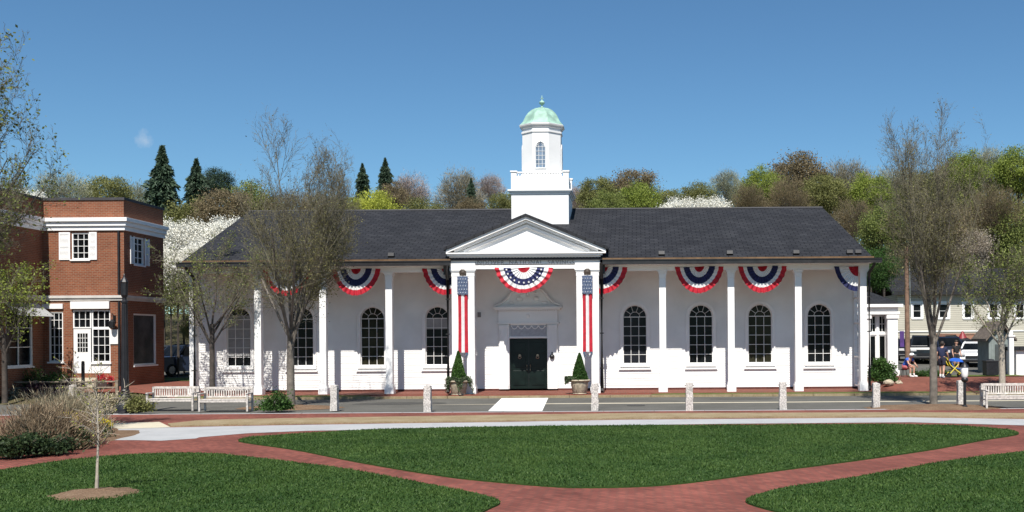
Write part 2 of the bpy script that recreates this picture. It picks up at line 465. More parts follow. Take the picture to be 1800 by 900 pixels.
# ================================================================== THE GROUND
def grid_sheet(name, x0, x1, y0, y1, step, m, dz, kind='structure', inside=None):
    nx = max(1, int(math.ceil((x1 - x0) / step))); ny = max(1, int(math.ceil((y1 - y0) / step)))
    vs = []; fs = []
    for j in range(ny + 1):
        for i in range(nx + 1):
            x = x0 + (x1 - x0) * i / nx; y = y0 + (y1 - y0) * j / ny
            vs.append((x, y, gz(x, y) + dz))
    for j in range(ny):
        for i in range(nx):
            if inside and not inside(x0 + (x1 - x0) * (i + .5) / nx, y0 + (y1 - y0) * (j + .5) / ny): continue
            a = j * (nx + 1) + i
            fs.append((a, a + 1, a + nx + 2, a + nx + 1))
    b = MB(); b.add(vs, fs)
    return b.build(name, m, kind=kind, smooth=True)
def smooth_loop(pts, k=6):
    n = len(pts); out_ = []
    for i in range(n):
        p0, p1, p2, p3 = pts[i - 1], pts[i], pts[(i + 1) % n], pts[(i + 2) % n]
        for j in range(k):
            t = j / k
            out_.append(tuple(0.5 * (2 * p1[a] + (p2[a] - p0[a]) * t + (2 * p0[a] - 5 * p1[a] + 4 * p2[a] - p3[a]) * t * t + (3 * p1[a] - p0[a] - 3 * p2[a] + p3[a]) * t ** 3) for a in (0, 1)))
    return out_
def flat_sheet(name, pts, z, m, thick=0.0, kind='structure'):
    tri = tessellate_polygon([[Vector((p[0], p[1], 0)) for p in pts]])
    b = MB(); n = len(pts)
    vs = [(p[0], p[1], z) for p in pts]; fs = []
    for t in tri:
        a, c, d = (Vector(vs[i]) for i in t)
        fs.append(tuple(t) if (c - a).cross(d - a).z > 0 else tuple(reversed(t)))
    if thick:
        vs += [(p[0], p[1], z - thick) for p in pts]
        fs += [(i, (i + 1) % n, n + (i + 1) % n, n + i) for i in range(n)]
    b.add(vs, fs)
    return b.build(name, m, kind=kind)

# one terrain sheet to the horizon (fine near, coarse far)
xs = sorted(set([-400, -300, -220, -160] + list(range(-120, 121, 4)) + [160, 220, 300, 400] + [x / 2 for x in range(-56, -36)] + [x / 2 for x in range(20, 40)]))
ys = sorted(set([-30, -10, 0] + list(range(4, 42, 4)) + [y / 2 for y in range(84, 112)] + list(range(56, 200, 4)) + [220, 260, 320, 400, 600, 900]))
vs = [(x, y, gz(x, y) - 0.06) for y in ys for x in xs]
fs = [(j * len(xs) + i, j * len(xs) + i + 1, (j + 1) * len(xs) + i + 1, (j + 1) * len(xs) + i) for j in range(len(ys) - 1) for i in range(len(xs) - 1)]
MB().add(vs, fs).build('ground', EARTH, kind='structure', smooth=True)

def ring(pxs):   # picture outline of a flat patch -> its outline on the ground
    return [G(a, b) for a, b in pxs]
# brick paving of the green (whole foreground up to the road)
ROAD0 = G(1120, 723)[1]
flat_sheet('brick_paving', [(-60, 6), (60, 6), (60, ROAD0), (-60, ROAD0)], 0.0, BRICKF)

lawn_west = smooth_loop(ring([(-150, 870), (-60, 842), (0, 829), (100, 813), (200, 803), (300, 798), (370, 799), (440, 805), (520, 815), (600, 825), (700, 843), (800, 862), (855, 874), (879, 885), (858, 897), (800, 925), (600, 1000), (300, 1090), (0, 1150), (-200, 1000)]))
lawn_mid = smooth_loop(ring([(419, 776), (440, 770), (520, 764), (600, 759), (700, 755), (900, 751), (1100, 749), (1300, 748.5), (1480, 747), (1589, 747.5), (1675, 749), (1733, 753), (1777, 757.5), (1791, 763), (1775, 767.5), (1733, 774), (1647, 790), (1560, 803), (1473, 815), (1387, 826), (1300, 838), (1200, 851), (1110, 857), (1000, 858), (900, 851), (800, 841), (700, 826), (600, 808), (520, 792), (450, 782)]))
lawn_east = smooth_loop(ring([(1311, 881), (1340, 869), (1387, 858), (1444, 850), (1560, 831), (1647, 815), (1733, 803), (1800, 795), (1950, 778), (2100, 790), (2100, 950), (1800, 1050), (1600, 1000), (1460, 925), (1380, 905), (1325, 890)]))
for nm, lp in (('lawn_west', lawn_west), ('lawn_middle', lawn_mid), ('lawn_east', lawn_east)):
    flat_sheet(nm, lp, 0.030, LAWN, thick=0.05)

# grass blades on the three lawns (uncountable)
def in_poly(px_, py_, poly):
    r = np.zeros(len(px_), bool); n = len(poly)
    for i in range(n):
        x1, y1 = poly[i]; x2, y2 = poly[(i + 1) % n]
        if y1 == y2: continue
        c = ((y1 > py_) != (y2 > py_)) & (px_ < (x2 - x1) * (py_ - y1) / (y2 - y1) + x1)
        r ^= c
    return r
rng = np.random.default_rng(5)
BX = []; BY = []
for lp, dens in ((lawn_west, 900), (lawn_mid, 700), (lawn_east, 900)):
    ax = np.array(lp); x0, y0 = ax.min(0); x1, y1 = ax.max(0)
    y0 = max(y0, 14.0); x0 = max(x0, -24); x1 = min(x1, 18)
    n = int((x1 - x0) * (y1 - y0) * dens)
    qx = rng.uniform(x0, x1, n); qy = rng.uniform(y0, y1, n)
    ok = in_poly(qx, qy, lp)
    BX.append(qx[ok]); BY.append(qy[ok])
BX = np.concatenate(BX); BY = np.concatenate(BY); n = len(BX)
h = 0.030 * (0.5 + 0.9 * rng.random(n)) * (0.8 + 0.4 * np.sin(BX * 1.3 + 2 * np.sin(BY * 0.9)) ** 2)
th = rng.uniform(0, math.pi, n); w = 0.009 + 0.009 * rng.random(n)
lean = rng.normal(size=(n, 2)) * 0.018
B0 = np.stack([BX - np.cos(th) * w, BY - np.sin(th) * w, np.full(n, 0.028)], 1)
B1 = np.stack([BX + np.cos(th) * w, BY + np.sin(th) * w, np.full(n, 0.028)], 1)
B2 = np.stack([BX + lean[:, 0], BY + lean[:, 1], 0.03 + h], 1)
GRASSM = leaf_mat('grass_blades', (0.020, 0.056, 0.010), (0.070, 0.122, 0.026), trans=0.2)
tag(np_mesh('grass', np.stack([B0, B1, B2], 1).reshape(-1, 3), np.arange(3 * n).reshape(n, 3), GRASSM), kind='stuff')

# pale concrete walk, its buff apron, the granite kerb, road
walk = ring([(60, 775), (120, 762), (183, 755), (283, 752), (400, 749.5), (540, 747), (700, 744.5), (860, 742.5), (1100, 738), (1300, 736.5), (1600, 734), (1800, 737), (2000, 742)] +
            [(2000, 757), (1800, 748), (1600, 742.5), (1300, 745), (1100, 747.5), (860, 753), (700, 755), (540, 757.5), (433, 762), (350, 769), (345, 771), (283, 775), (238, 774), (183, 774), (100, 782), (60, 786)])
flat_sheet('concrete_walk', walk, 0.006, CONC)
flat_sheet('concrete_apron', ring([(188, 755), (196, 744.5), (280, 742), (293, 748), (300, 751.5), (240, 753.5)]), 0.011, CONCB)
kout = [(295, 747), (345, 741.5), (420, 739), (540, 737), (700, 734.5), (860, 732), (1100, 728.5), (1300, 728), (1600, 727), (1800, 728.5), (2000, 732)]
kin = [(2000, 741), (1800, 736), (1600, 733.6), (1300, 735), (1100, 737), (860, 741.5), (700, 743.5), (540, 745.5), (420, 748), (345, 749.5), (300, 750.5)]
flat_sheet('kerb', ring(kout + kin), 0.05, KERB, thick=0.06)
RFAR = 45.3
flat_sheet('road', [(-60, ROAD0 + .12), (60, ROAD0 + .12), (60, RFAR), (-60, RFAR)], -0.03, ASPH)
b = MB()
x = -30.0
while x < 40:
    b.box(x, x + 1.78, ROAD0, ROAD0 + .15, -0.05, 0.012); x += 1.8
b.build('road_kerb_near', CONC, kind='structure')
b = MB(); x = -30.0
while x < 40:
    b.box(x, x + 1.78, RFAR, RFAR + .15, -0.05, 0.075); x += 1.8
b.build('road_kerb_far', KERB, kind='structure')
ly = G(1120, 708)[1]
flat_sheet('road_gutter_strip', [(-9.5, ly), (60, ly), (60, ly + .45), (-1.5, ly + .45)], -0.026, CONCB)
flat_sheet('crossing_panel', [G(858, 722.5, -.02), G(953, 722.5, -.02), (X(963, 45.2), 45.2), (X(881, 45.2), 45.2)], -0.020, PAINTW)
mhx, mhy = G(1118, 713, -.03)
b = MB(); b.lathe([(.36, 0), (.36, .012), (.30, .016), (.0, .016)], (mhx, mhy, -.028), 20, cap=False)
tag(b.build('manhole_cover', mat('cast_iron', (.05, .048, .045), .7, .3, 30), None, (mhx, mhy, -.028)), 'round dark manhole cover in the road left of the third bollard from the right', 'manhole cover')
PATCH = ground_mat('asphalt_patch', [(0.3, (0.055, 0.055, 0.052)), (0.7, (0.085, 0.083, 0.078))], 1.2, bump=0.3)
flat_sheet('road_patch', smooth_loop([(-11.6, 41.6), (-9.2, 41.3), (-7.9, 41.8), (-8.3, 42.7), (-10.9, 42.9)], 4), -0.0262, PATCH)
flat_sheet('road_patch', smooth_loop([(3.4, 43.4), (5.6, 43.3), (5.7, 43.9), (3.3, 44.0)], 3), -0.0262, PATCH)
# pavement before the bank, grass verge, plaza on the right, walk on the left
grid_sheet('pavement', -20.2, 10.9, RFAR + .15, 52.0, 2.0, BRICKP, 0.055)
grid_sheet('brick_plaza', 10.9, 42, RFAR + .15, 53.5, 0.5, BRICKP, 0.02)
grid_sheet('brick_walk', -34, -20.2, RFAR + .15, 52.5, 0.5, BRICKP, 0.02)
V0 = RFAR + .35
flat_sheet('verge_east', smooth_loop([(.9, V0), (.9 + 4, V0), (9, V0), (13, V0), (13, V0 + .75), (9, V0 + .8), (5, V0 + .7), (1.4, V0 + .65)], 3), 0.085, ROUGHG, thick=.05)
grid_sheet('verge_far', 13.0, 19.5, V0, V0 + .8, 0.4, ROUGHG, 0.07)
flat_sheet('verge_west', smooth_loop([(-20.8, V0), (-17.0, V0), (-12.6, V0), (-12.2, V0 + .5), (-14.5, V0 + .8), (-20.6, V0 + .85)], 3), 0.085, ROUGHG, thick=.05)
grid_sheet('parking_lot', 12.0, 60, 53.5, 82, 2.0, ASPH, 0.03)
grid_sheet('parking_lot_west', -30, -12, 56, 80, 2.0, ASPH, 0.03)
grid_sheet('lawn_behind', -30, -17, 52.5, 56, 1.0, ROUGHG, 0.04)
grid_sheet('planting_strip', 15.5, 19.6, 51.4, 53.2, .4, ROUGHG, 0.05)
# mulch beds: mounds
def mound(name, c, rx, ry, h, m, z=0.0, seed=1):
    r = random.Random(seed); n = 40; rings = 7
    vs = [(c[0], c[1], z + h)]; fs = []
    wob = [1 + r.uniform(-.07, .07) for _ in range(n)]
    for k in range(1, rings + 1):
        t = k / rings
        for i in range(n):
            a = 2 * math.pi * i / n
            q = t * (1 if k < 3 else wob[i])
            vs.append((c[0] + rx * q * math.cos(a), c[1] + ry * q * math.sin(a), z + h * (1 - t * t) + r.uniform(-.01, .012) * (1 if k < rings else 0) - (0.02 if k == rings else 0)))
    for i in range(n):
        j = (i + 1) % n
        fs.append((0, 1 + i, 1 + j))
        for k in range(rings - 1):
            a = 1 + k * n
            fs.append((a + i, a + n + i, a + n + j, a + j))
    MB().add(vs, fs).build(name, m, kind='structure', smooth=True)
gx, gy = G(169, 871)
mound('mulch_ring', (gx, gy), .86, .82, 0.10, MULCH, 0.0, 3)
gx, gy = G(1645, 716)
mound('mulch_bed', (gx, gy - .1), 2.6, 1.55, 0.10, MULCH, 0.0, 4)
gx, gy = G(512, 716)
mound('mulch_bed_west', (gx, gy - .1), 2.0, 1.2, 0.08, MULCH, 0.0, 6)
gx, gy = G(55, 785)
mound('planting_bed', (gx - 1.5, gy + 2.0), 2.9, 3.6, 0.10, MULCH, 0.0, 5)
gx, gy = G(165, 722)
mound('planting_bed_rear', (gx, gy), 2.1, 1.3, 0.08, MULCH, 0.0, 7)

# ================================================================== THE BANK
FY, WY = 47.4, 49.4           # plane of the columns, plane of the clapboard wall
LX, RX = X(346, WY), X(1506.5, WY)
FLO = 0.09
bank = thing('bank_building', 'long white clapboard bank with dark slate roof, columned porch, pediment and copper-domed cupola', 'building', (X(929, FY), FY, FLO))

win_px = [420, 530, 655, 769, 1116, 1232, 1336, 1440]
wins = []
for p in win_px:
    xc = X(p, WY, 590)
    wins.append((xc, 0.575, 1.33, 3.60))       # centre x, half width, sill z, spring z
door_x = X(929, WY); DW, DZ0, DZ1 = 0.91, 0.17, 2.58

# clapboard wall: real lapped boards with openings left for windows and door
b = MB()
WZ0, WZ1, bh = 0.19, 5.98, 0.115
z = WZ0
while z < WZ1 - 1e-6:
    z1 = min(z + bh, WZ1)
    gaps = []
    zm = (z + z1) / 2
    for xc, hw, s0, sp in wins:
        if s0 - .02 < zm < sp: gaps.append((xc - hw, xc + hw))
        elif sp <= zm < sp + hw:
            q = math.sqrt(max(0, hw * hw - (zm - sp) ** 2)); gaps.append((xc - q, xc + q))
    if zm < DZ1: gaps.append((door_x - DW, door_x + DW))
    gaps.sort(); cur = LX
    for g0, g1 in gaps + [(RX, RX)]:
        if g0 > cur + .01:
            b.add([(cur, WY - .022, z), (g0, WY - .022, z), (g0, WY - .004, z1), (cur, WY - .004, z1), (cur, WY, z), (g0, WY, z)],
                  [(0, 1, 2, 3), (4, 5, 1, 0)])
        cur = g1
    z = z1
wall = b.build('wall', CLAP, bank)
b = MB()
b.box(LX + .003, LX + .03, WY, 62, WZ0, 6.0); b.box(RX - .03, RX - .003, WY, 62, WZ0, 6.0); b.box(LX + .03, RX - .03, 61.9, 62, WZ0, 6.0)
b.build('side_wall', CLAP, bank)
b = MB()
b.box(LX - .05, door_x - DW - .2, WY - .05, WY + .1, 0.0, WZ0); b.box(door_x + DW + .2, RX + .05, WY - .05, WY + .1, 0.0, WZ0)
b.build('plinth', mat('dark_red_brick', (0.09, 0.028, 0.022), 0.9, 0.2, 3), bank)
b = MB(); b.box(LX - .1, RX + .1, 46.5, WY - .05, -0.04, FLO)
b.box(door_x - 3.1, door_x + 3.1, 45.9, 46.5, -.04, FLO - .004)
b.build('porch_floor', BRICKP, bank)
b = MB(); b.box(LX, RX, 46.75, WY, 5.96, 6.0); b.build('porch_ceiling', WHITE, bank)
for xx in (LX, RX - .14):
    b = MB(); b.box(xx, xx + .14, WY - .045, WY - .003, WZ0, 5.8); b.build('corner_board', WHITE, bank)

# arched windows
def arch_pts(xc, hw, z0, sp, n=16):
    return [(xc + hw, z0)] + [(xc + hw * math.cos(math.pi * i / n), sp + hw * math.sin(math.pi * i / n)) for i in range(n + 1)] + [(xc - hw, z0)]
def arched_window(parent, xc, hw, z0, sp, Y, glass, extra_rows=6):
    # casing: ring between two arches
    b = MB(); o = arch_pts(xc, hw + .15, z0 - .05, sp); i_ = arch_pts(xc, hw, z0, sp); n = len(o)
    vs = [(p[0], Y - .07, p[1]) for p in o] + [(p[0], Y - .07, p[1]) for p in i_] + [(p[0], Y, p[1]) for p in o] + [(p[0], Y + .10, p[1]) for p in i_]
    fs = []
    for k in range(n - 1):
        fs += [(k, n + k, n + k + 1, k + 1), (k, k + 1, 2 * n + k + 1, 2 * n + k), (n + k, 3 * n + k, 3 * n + k + 1, n + k + 1)]
    b.add(vs, fs); b.box(xc - hw - .15, xc + hw + .15, Y - .10, Y + .1, z0 - .13, z0)
    b.box(xc - .06, xc + .06, Y - .10, Y - .02, sp + hw + .0, sp + hw + .17)
    win = b.build('window', WHITE, parent)
    b = MB()
    t = .011
    for k in (1, 2):
        xx = xc - hw + 2 * hw * k / 3; b.box(xx - t, xx + t, Y + .045, Y + .075, z0, sp)
    for k in range(1, 6):
        zz = z0 + (sp - z0) * k / 5; b.box(xc - hw, xc + hw, Y + .048, Y + .072, zz - t * (1.6 if k == 5 else 1), zz + t * (1.6 if k == 5 else 1))
    b.box(xc - hw, xc - hw + .035, Y + .045, Y + .075, z0, sp); b.box(xc + hw - .035, xc + hw, Y + .045, Y + .075, z0, sp); b.box(xc - hw, xc + hw, Y + .04, Y + .078, z0, z0 + .05)
    for rr in (hw * .42, hw * .97):
        pts = [(xc + rr * math.cos(math.pi * k / 14), Y + .06, sp + rr * math.sin(math.pi * k / 14)) for k in range(15)]
        b.tube(pts, t if rr < hw * .9 else .024, 4)
    for a in (36, 72, 108, 144):
        b.tube([(xc + hw * .42 * math.cos(R(a)), Y + .06, sp + hw * .42 * math.sin(R(a))), (xc + hw * .97 * math.cos(R(a)), Y + .06, sp + hw * .97 * math.sin(R(a)))], t, 4)
    b.build('muntins', WHITE, win)
    b = MB(); b.prism_xz(arch_pts(xc, hw + .01, z0, sp), Y + .085, Y + .10)
    b.build('glass', glass, win)
    b = MB(); b.box(xc - .78, xc + .78, Y - .10, Y - .02, 1.06, 1.135); b.box(xc - .74, xc + .74, Y - .06, Y - .02, 1.02, 1.06)
    b.build('sill', WHITE, win)
    return win
for i, (xc, hw, z0, sp) in enumerate(wins):
    w_ = arched_window(bank, xc, hw, z0, sp, WY, [GLASS, GLASS, GLASS2, GLASS, GLASS3, GLASS, GLASS2, GLASS][i])
    if i == 0:
        b = MB(); b.box(xc - hw + .03, xc + hw - .03, WY + .078, WY + .083, z0 + .5, sp + .2)
        b.build('blind', mat('grey_blind', (0.30, 0.30, 0.30), 0.8, .08, 5), w_)
    if i == 3:
        b = MB(); b.box(xc - hw + .03, xc + hw - .03, WY + .078, WY + .083, sp - .52, sp + .0)
        b.build('blind', mat('grey_blind', (0.30, 0.30, 0.30), 0.8, .08, 5), w_)

# the door and its carved surround
b = MB(); b.box(door_x - DW, door_x + DW, WY + .06, WY + .12, DZ0, DZ1)
for s in (-1, 1):
    for z0, z1 in ((.35, 1.05), (1.2, 1.75), (1.85, 2.4)):
        b.box(door_x + s * .45 - .3, door_x + s * .45 + .3, WY + .035, WY + .06, z0, z1)
door = b.build('door', DOORM, bank, bevel=.008)
b = MB(); b.box(door_x - .008, door_x + .008, WY + .05, WY + .062, DZ0, DZ1); b.build('meeting_stile', BLACK, door)
for s in (-1, 1):
    b = MB(); kx = door_x + s * .43
    b.lathe([(0.0, 0), (.07, .0), (.05, .03), (0, .03)], (0, 0, 0), 12, cap=False)
    b.v = [(kx + v[0], WY + .035 - v[2], 1.78 + v[1]) for v in b.v]
    b.tube([(kx + .07 * math.sin(2 * math.pi * k / 12), WY - .005, 1.70 + .07 * math.cos(2 * math.pi * k / 12)) for k in range(13)], .012, 6)
    b.build('knocker', BRASS, door)
    b = MB(); b.tube([(door_x + s * .08, WY + .03, 1.05), (door_x + s * .08, WY - .02, 1.08), (door_x + s * .08, WY - .02, 1.32), (door_x + s * .08, WY + .03, 1.35)], .012, 6)
    b.build('handle', BRASS, door)
b = MB(); Yd = WY - .03
SX = 1.42
for s in (-1, 1):
    x0, x1 = sorted((door_x + s * (DW + .003), door_x + s * SX))
    b.box(x0, x1, Yd - .10, WY + .1, DZ0, 3.36)
    xa = door_x + s * 1.18
    b.box(xa - .19, xa + .19, Yd - .17, Yd - .10, DZ0 + .25, 3.10)
    b.box(xa - .23, xa + .23, Yd - .2, Yd - .10, DZ0, DZ0 + .25)
    b.box(xa - .23, xa + .23, Yd - .2, Yd - .10, 3.10, 3.25)
    for k in range(5):
        xx = xa - .13 + k * .065; b.box(xx - .013, xx + .013, Yd - .185, Yd - .17, DZ0 + .35, 3.0)
b.box(door_x - DW - .003, door_x + DW + .003, Yd - .10, WY + .1, DZ1 + .03, 2.70)
surround = b.build('door_surround', WHITE, bank, bevel=.006)
b = MB()
b.box(door_x - SX, door_x + SX, Yd - .14, WY, 3.36, 3.98)
b.box(door_x - SX - .08, door_x + SX + .08, Yd - .20, WY, 3.30, 3.38)
b.box(door_x - SX - .16, door_x + SX + .16, Yd - .30, WY, 3.98, 4.05)
b.box(door_x - SX - .22, door_x + SX + .22, Yd - .36, WY, 4.05, 4.12)
b.ball((door_x, Yd - .14, 3.68), .10, sc=(1, .4, 1)); b.ball((door_x, Yd - .16, 3.68), .055, sc=(1, .6, 1))
for k in range(26): xx = door_x - SX + .06 + k * (2 * SX - .12) / 25; b.box(xx - .025, xx + .025, Yd - .25, Yd - .14, 3.91, 3.97)
b.build('entablature', WHITE, surround, bevel=.005)
# swan-neck pediment, a broken scroll shape
pl = [(SX + .10, 4.12), (SX + .02, 4.20), (SX - .15, 4.28), (1.0, 4.48), (.82, 4.74), (.62, 4.92), (.42, 4.97), (.0, 4.97)]
full = [(door_x - a, c) for a, c in pl] + [(door_x + a, c) for a, c in reversed(pl[:-1])]
b = MB(); b.prism_xz(full, Yd - .08, WY)
for s in (-1, 1):
    c = [(door_x + s * a, Yd - .13, z) for a, z in ((SX + .22, 4.13), (SX, 4.24), (SX - .22, 4.34), (1.0, 4.52), (.84, 4.75), (.66, 4.93), (.45, 5.0), (.30, 4.94), (.26, 4.82), (.36, 4.76), (.43, 4.83))]
    b.tube(c, [.05, .055, .06, .06, .06, .06, .06, .05, .045, .04, .05], 8)
    b.ball((door_x + s * .40, Yd - .12, 4.50), .16, sc=(1, .35, .7)); b.ball((door_x + s * .8, Yd - .12, 4.32), .12, sc=(1.2, .35, .6))
b.lathe([(.0, 0), (.09, .0), (.06, .06), (.05, .12), (.10, .2), (.12, .28), (.07, .36), (.03, .42), (.0, .46)], (door_x, Yd - .12, 4.60), 12, cap=False)
b.build('swan_neck_pediment', WHITE, surround)
b = MB(); b.box(door_x - .86, door_x + .86, Yd - .06, WY + .05, 2.70, 3.28)
b.build('transom_panel', mat('grey_carved_panel', (0.36, 0.37, 0.40), .6, .12, 9), surround)
b = MB()
for k in range(5):
    xx = door_x - .66 + k * .33
    b.tube([(xx - .16, Yd - .08, 3.22), (xx - .09, Yd - .09, 3.10), (xx, Yd - .09, 3.06), (xx + .09, Yd - .09, 3.10), (xx + .16, Yd - .08, 3.22)], .024, 6)
    b.ball((xx + .16, Yd - .08, 3.18), .035)
b.box(door_x - .86, door_x + .86, Yd - .09, Yd - .05, 3.24, 3.30)
b.build('swag', WHITE, surround)
b = MB(); b.ball((X(971, WY), WY - .24, 1.72), .12, 14, 10); b.cbox((X(971, WY), WY - .19, 1.88), (.06, .1, .1)); b.build('mail_box', BLACK, bank)
b = MB(); b.cbox((X(843, WY), WY - .06, 3.76), (.16, .08, .24)); b.cbox((X(843, WY), WY - .11, 3.76), (.09, .03, .12)); b.build('alarm_box', mat('grey_box', (.22, .22, .22), .6), bank, bevel=.01)

# columns
def column(xc, w, y, top, name='column', base_w=.42):
    b = MB(); h = w / 2
    b.box(xc - h, xc + h, y - h, y + h, FLO + .42, top - .34)
    col = b.build(name, WHITE, bank, bevel=.012)
    b = MB(); k = base_w / 2
    b.box(xc - k, xc + k, y - k, y + k, FLO - .03, FLO + .30); b.box(xc - k + .03, xc + k - .03, y - k + .03, y + k - .03, FLO + .30, FLO + .37); b.box(xc - h - .015, xc + h + .015, y - h - .015, y + h + .015, FLO + .37, FLO + .42)
    b.build('base', WHITE, col, bevel=.01)
    b = MB(); b.box(xc - h - .012, xc + h + .012, y - h - .012, y + h + .012, top - .34, top - .14)
    b.box(xc - h - .04, xc + h + .04, y - h - .04, y + h + .04, top - .14, top - .07)
    b.box(xc - h - .075, xc + h + .075, y - h - .075, y + h + .075, top - .07, top)
    b.build('capital', WHITE, col, bevel=.01)
BEAM0 = 5.70
for p in (341, 455, 569, 685, 1165, 1285, 1403, 1517):
    column(X(p, FY), .31, FY, BEAM0)
for p, q in ((330, 795), (1054, 1527)):
    b = MB(); b.box(X(p, FY), X(q, FY), FY - .17, FY + .17, BEAM0, 5.96); b.box(X(p, FY), X(q, FY), FY - .21, FY - .17, 5.86, 5.96); b.build('porch_beam', WHITE, bank)
b = MB()
for xx in (X(1517, FY), X(341, FY)): b.box(xx - .15, xx + .15, FY + .18, WY + .1, BEAM0 + .003, 5.955)
b.build('porch_side_beam', WHITE, bank)
# lattice panel closing the right end of the porch
b = MB(); lx = X(1517, FY) + .02
for z in (FLO + .15, 1.6, 3.2, 4.4, 5.6): b.box(lx - .03, lx + .03, FY + .2, WY - .06, z, z + .07)
for y in (FY + .22, (FY + WY) / 2 - .02, WY - .12): b.box(lx - .03, lx + .03, y, y + .06, FLO + .1, 5.66)
for z0, z1 in ((.3, 1.6), (1.67, 3.2), (3.27, 4.4), (4.47, 5.6)):
    for k in range(7):
        y = FY + .25 + k * .26
        b.cbox((lx, y, (z0 + z1) / 2), (.014, .014, z1 - z0))
    nn = int((z1 - z0) / .26)
    for k in range(nn): b.cbox((lx, (FY + WY) / 2, z0 + (k + .5) * (z1 - z0) / nn), (.014, WY - FY - .4, .014))
b.build('lattice_panel', WHITE, bank)

# portico
PY = 46.95
for p in (802.5, 828.5, 1021, 1046.5):
    column(X(p, PY), .36, PY, 5.78, 'portico_column', .46)
pxl, pxr = X(795, PY), X(1055, PY)
b = MB()
b.box(pxl, pxr, PY - .20, PY + .22, 5.78, 6.30)
b.box(pxl - .05, pxr + .05, PY - .25, PY + .22, 5.78, 5.84)
for p in (802.5, 1021): b.box(X(p - 9, PY), X(p + 35, PY), PY - .24, PY - .2, 5.84, 6.2)
frieze = b.build('frieze', WHITE, bank)
pcx = X(926, 46.6); PH = (X(1066, 46.6) - X(786, 46.6)) / 2; zb, za = 6.52, 8.14
b = MB()
b.box(pxl - .05, pxr + .05, PY - .34, PY + .3, 6.30, 6.37); b.box(pxl - .14, pxr + .14, PY - .44, PY + .3, 6.37, 6.46); b.box(pcx - PH, pcx + PH, PY - .52, PY + .3, 6.46, zb)
nd = 46
for k in range(nd):
    xx = pxl + .05 + k * (pxr - pxl - .1) / (nd - 1); b.box(xx - .035, xx + .035, PY - .29, PY - .2, 6.22, 6.297)
b.build('cornice', WHITE, bank)
def rake(b, x0, z0, x1, z1, t, y0, y1):
    d = Vector((x1 - x0, z1 - z0)).normalized(); n_ = Vector((-d.y, d.x))
    if n_.y < 0: n_ = -n_
    zz = t / abs(n_.y)
    b.prism_xz([(x0, z0), (x1, z1), (x1, z1 + zz), (x0, z0 + zz)], y0, y1)
b = MB(); b.prism_xz([(pcx - PH + .15, zb), (pcx + PH - .15, zb), (pcx, za - .12)], PY - .12, PY - .05)
ped = b.build('pediment', WHITE, bank)
b = MB()
for s in (-1, 1):
    rake(b, pcx + s * PH, zb - .02, pcx, za - .13, .13, PY - .50, PY + .2)
    rake(b, pcx + s * (PH - .35), zb + .02, pcx, za - .26, .10, PY - .36, PY - .05)
    rake(b, pcx + s * (PH - .75), zb + .01, pcx, za - .46, .12, PY - .24, PY - .05)
b.build('raking_cornice', WHITE, ped)
b = MB()
for s in (-1, 1): rake(b, pcx + s * (PH + .10), zb + .10, pcx, za + .0, .12, PY - .58, 53.0)
b.build('pediment_roof', SLATE, ped)
tcur = bpy.data.curves.new('lettering', 'FONT'); tcur.body = 'ANDOVER  NATIONAL  SAVINGS'
tcur.size = .30; tcur.extrude = .012; tcur.align_x = 'CENTER'; tcur.space_character = 1.12
tob = bpy.data.objects.new('lettering_curve', tcur); C.objects.link(tob)
bpy.context.view_layer.update()
tm = bpy.data.meshes.new_from_object(tob.evaluated_get(bpy.context.evaluated_depsgraph_get()))
bpy.data.objects.remove(tob)
wdt = max(v.co.x for v in tm.vertices) - min(v.co.x for v in tm.vertices)
k = (X(1011, PY) - X(833, PY)) / wdt
for v in tm.vertices: v.co = Vector((v.co.x * k + X(922, PY), PY - .215 - v.co.z, v.co.y * .95 + 5.985)) - ORG[bank.name]
tm.materials.clear(); tm.materials.append(mat('grey_letters', (.30, .29, .29), .6, .1, 20))
lo = bpy.data.objects.new('lettering', tm); link(lo, frieze)

# main roof: gable ends, slate
EY, RY = 46.62, 55.6
eL, eR, rL, rR = X(322, EY, 458), X(1532, EY, 452), X(438, RY, 380), X(1446, RY, 367)
ez, rz_ = 6.17, Z(1120, 370.5, RY)
b = MB()
th = .10
yb = 2 * RY - EY
P = [(eL, EY, ez), (eR, EY, ez), (rR, RY, rz_), (rL, RY, rz_), (eL, yb, ez), (eR, yb, ez)]
vs = [(p[0], p[1], p[2] + th) for p in P] + P
b.add(vs, [(0, 1, 2, 3), (3, 2, 5, 4), (0, 3, 4), (1, 5, 2), (6, 7, 1, 0), (6, 10, 11, 7), (0, 4, 10, 6), (1, 7, 11, 5)])
roof = b.build('roof', SLATE, bank)
b = MB(); b.tube([(rL, RY, rz_ + th), (rR, RY, rz_ + th)], .07, 6); b.build('ridge_cap', mat('ridge', (.03, .03, .036), .7), roof)
gl0, gl1 = X(312, EY, 458), X(792, EY, 458); gr0, gr1 = X(1060, EY), X(1550, EY)
for a, c, i0, i1 in ((gl0, gl1, .25, 0), (gr0, gr1, 0, .35)):
    b = MB(); b.box(a, c, EY - .16, EY + .05, ez - .22, ez - .005); b.box(a, c, EY - .19, EY - .16, ez - .05, ez - .01); b.build('gutter', GUTTER, bank)
    b = MB(); b.box(a + i0, c - i1, EY - .10, EY + .30, ez + .0, ez + .07); b.build('copper_flashing', COPPER, roof)
    b = MB(); b.box(a + i0, c - i1, EY + .0, FY - .18, 5.955, 5.995); b.build('soffit', WHITE, bank)
for p in (687, 1163, 1283, 1400, 1494, 1509):
    b = MB(); fx = X(p, 46.8, 450); b.cbox((fx, 46.85, ez + .30), (.30, .14, .18), rx=-.25); b.tube([(fx, 46.9, ez + .1), (fx, 46.9, ez + .26)], .03, 6)
    b.build('floodlight', BLACK, bank, bevel=.02)
